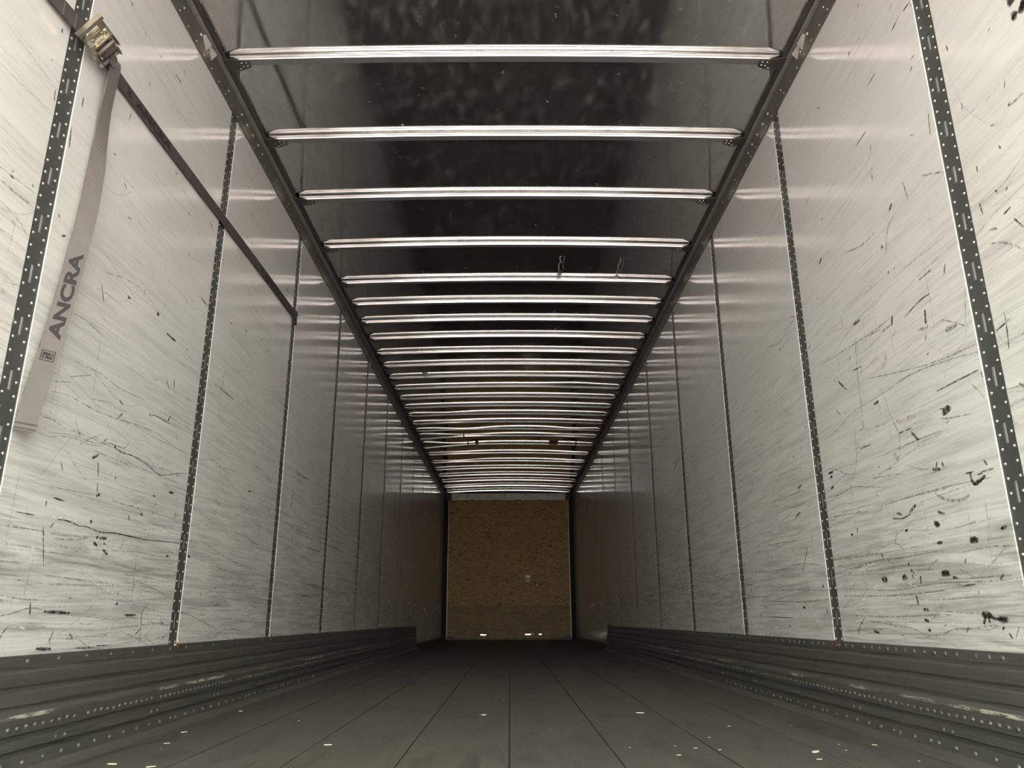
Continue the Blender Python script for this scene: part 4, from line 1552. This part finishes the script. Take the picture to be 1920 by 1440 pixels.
mb.tube([R(0.116, -0.026, 0.034), R(0.116, 0.026, 0.034)], 0.019, 14)
mb.build('wound_webbing', M['web'], buckle, True)
mb = MB()
mb.tube([R(0.110, -0.046, 0.030), R(0.110, 0.046, 0.030)], 0.008, 10)
mb.build('axle', M['rivet'], buckle, True)
mb = MB()
mb.tube([R(0.166, -0.042, 0.016), R(0.166, 0.042, 0.016)], 0.007, 10)
mb.build('bolt', M['rivet'], buckle, True)

# ------------------------------------------------------------------ litter on the floor
mb = MB()
ring = [Vector((0.010 * math.cos(t), 0.010 * math.sin(t), 0.0016)) for t in [2 * math.pi * k / 20 for k in range(20)]]
V, F = [], []
for k in range(20):
    t = 2 * math.pi * k / 20
    for (r, z) in ((0.012, 0.0), (0.012, 0.0025), (0.0055, 0.0025), (0.0055, 0.0)):
        V.append((r * math.cos(t), r * math.sin(t), z))
for k in range(20):
    for q in range(4):
        F.append((k * 4 + q, ((k + 1) % 20) * 4 + q, ((k + 1) % 20) * 4 + (q + 1) % 4, k * 4 + (q + 1) % 4))
mb.add(V, F)
o = fix_normals(mb.build('steel_washer', M['rivet']))
o.location = (-0.098, 3.543, 0.0005)
tag(o, 'small round steel washer lying on a floor plank', 'washer')


def chip_mesh(seed):
    rnd = random.Random(seed)
    mb = MB()
    l, w_ = 0.5, rnd.uniform(0.09, 0.2)
    mb.prism([Vector((-l, -w_ * 0.4, 0)), Vector((-l * 0.3, -w_, 0)), Vector((l * 0.6, -w_ * 0.7, 0)), Vector((l, w_ * 0.2, 0)), Vector((l * 0.1, w_, 0)), Vector((-l * 0.8, w_ * 0.6, 0))], Vector((0, 0, 0.07)))
    return mb.mesh('wood_splinter', M['chip'])


CHIPS = [chip_mesh(s) for s in range(4)]
rnd = random.Random(21)
spots = [(-1.115, 2.421, 0.030), (-0.985, 2.376, 0.026), (-1.171, 3.069, 0.024), (-1.121, 2.804, 0.020), (-0.578, 2.752, 0.026), (0.571, 3.591, 0.034), (0.938, 2.566, 0.040),
         (0.90, 2.438, 0.018), (0.66, 2.615, 0.014), (1.173, 2.693, 0.016), (-1.19, 3.74, 0.022)]
for k in range(34):
    y = 2.4 + 5.5 * rnd.random() ** 1.6
    x = rnd.uniform(-1.18, 1.18) if k % 3 else rnd.choice((-1, 1)) * rnd.uniform(0.85, 1.19)
    spots.append((x, y, rnd.uniform(0.006, 0.014)))
for k, (x, y, l) in enumerate(spots):
    o = link('wood_splinter', CHIPS[k % 4])
    o.location = (x, y, 0.0002)
    o.rotation_euler = (0, 0, rnd.uniform(-0.8, 0.8))
    o.scale = (l, l, l)
    big = 'long' if l > 0.018 else 'tiny'
    if abs(x) > 0.80:
        where = 'beside the %s scuff rail' % ('left' if x < 0 else 'right')
    else:
        where = 'out on the middle floor planks'
    tag(o, '%s pale wood splinter lying %s' % (big, where), 'splinter', 'wood splinters scattered on the floor')
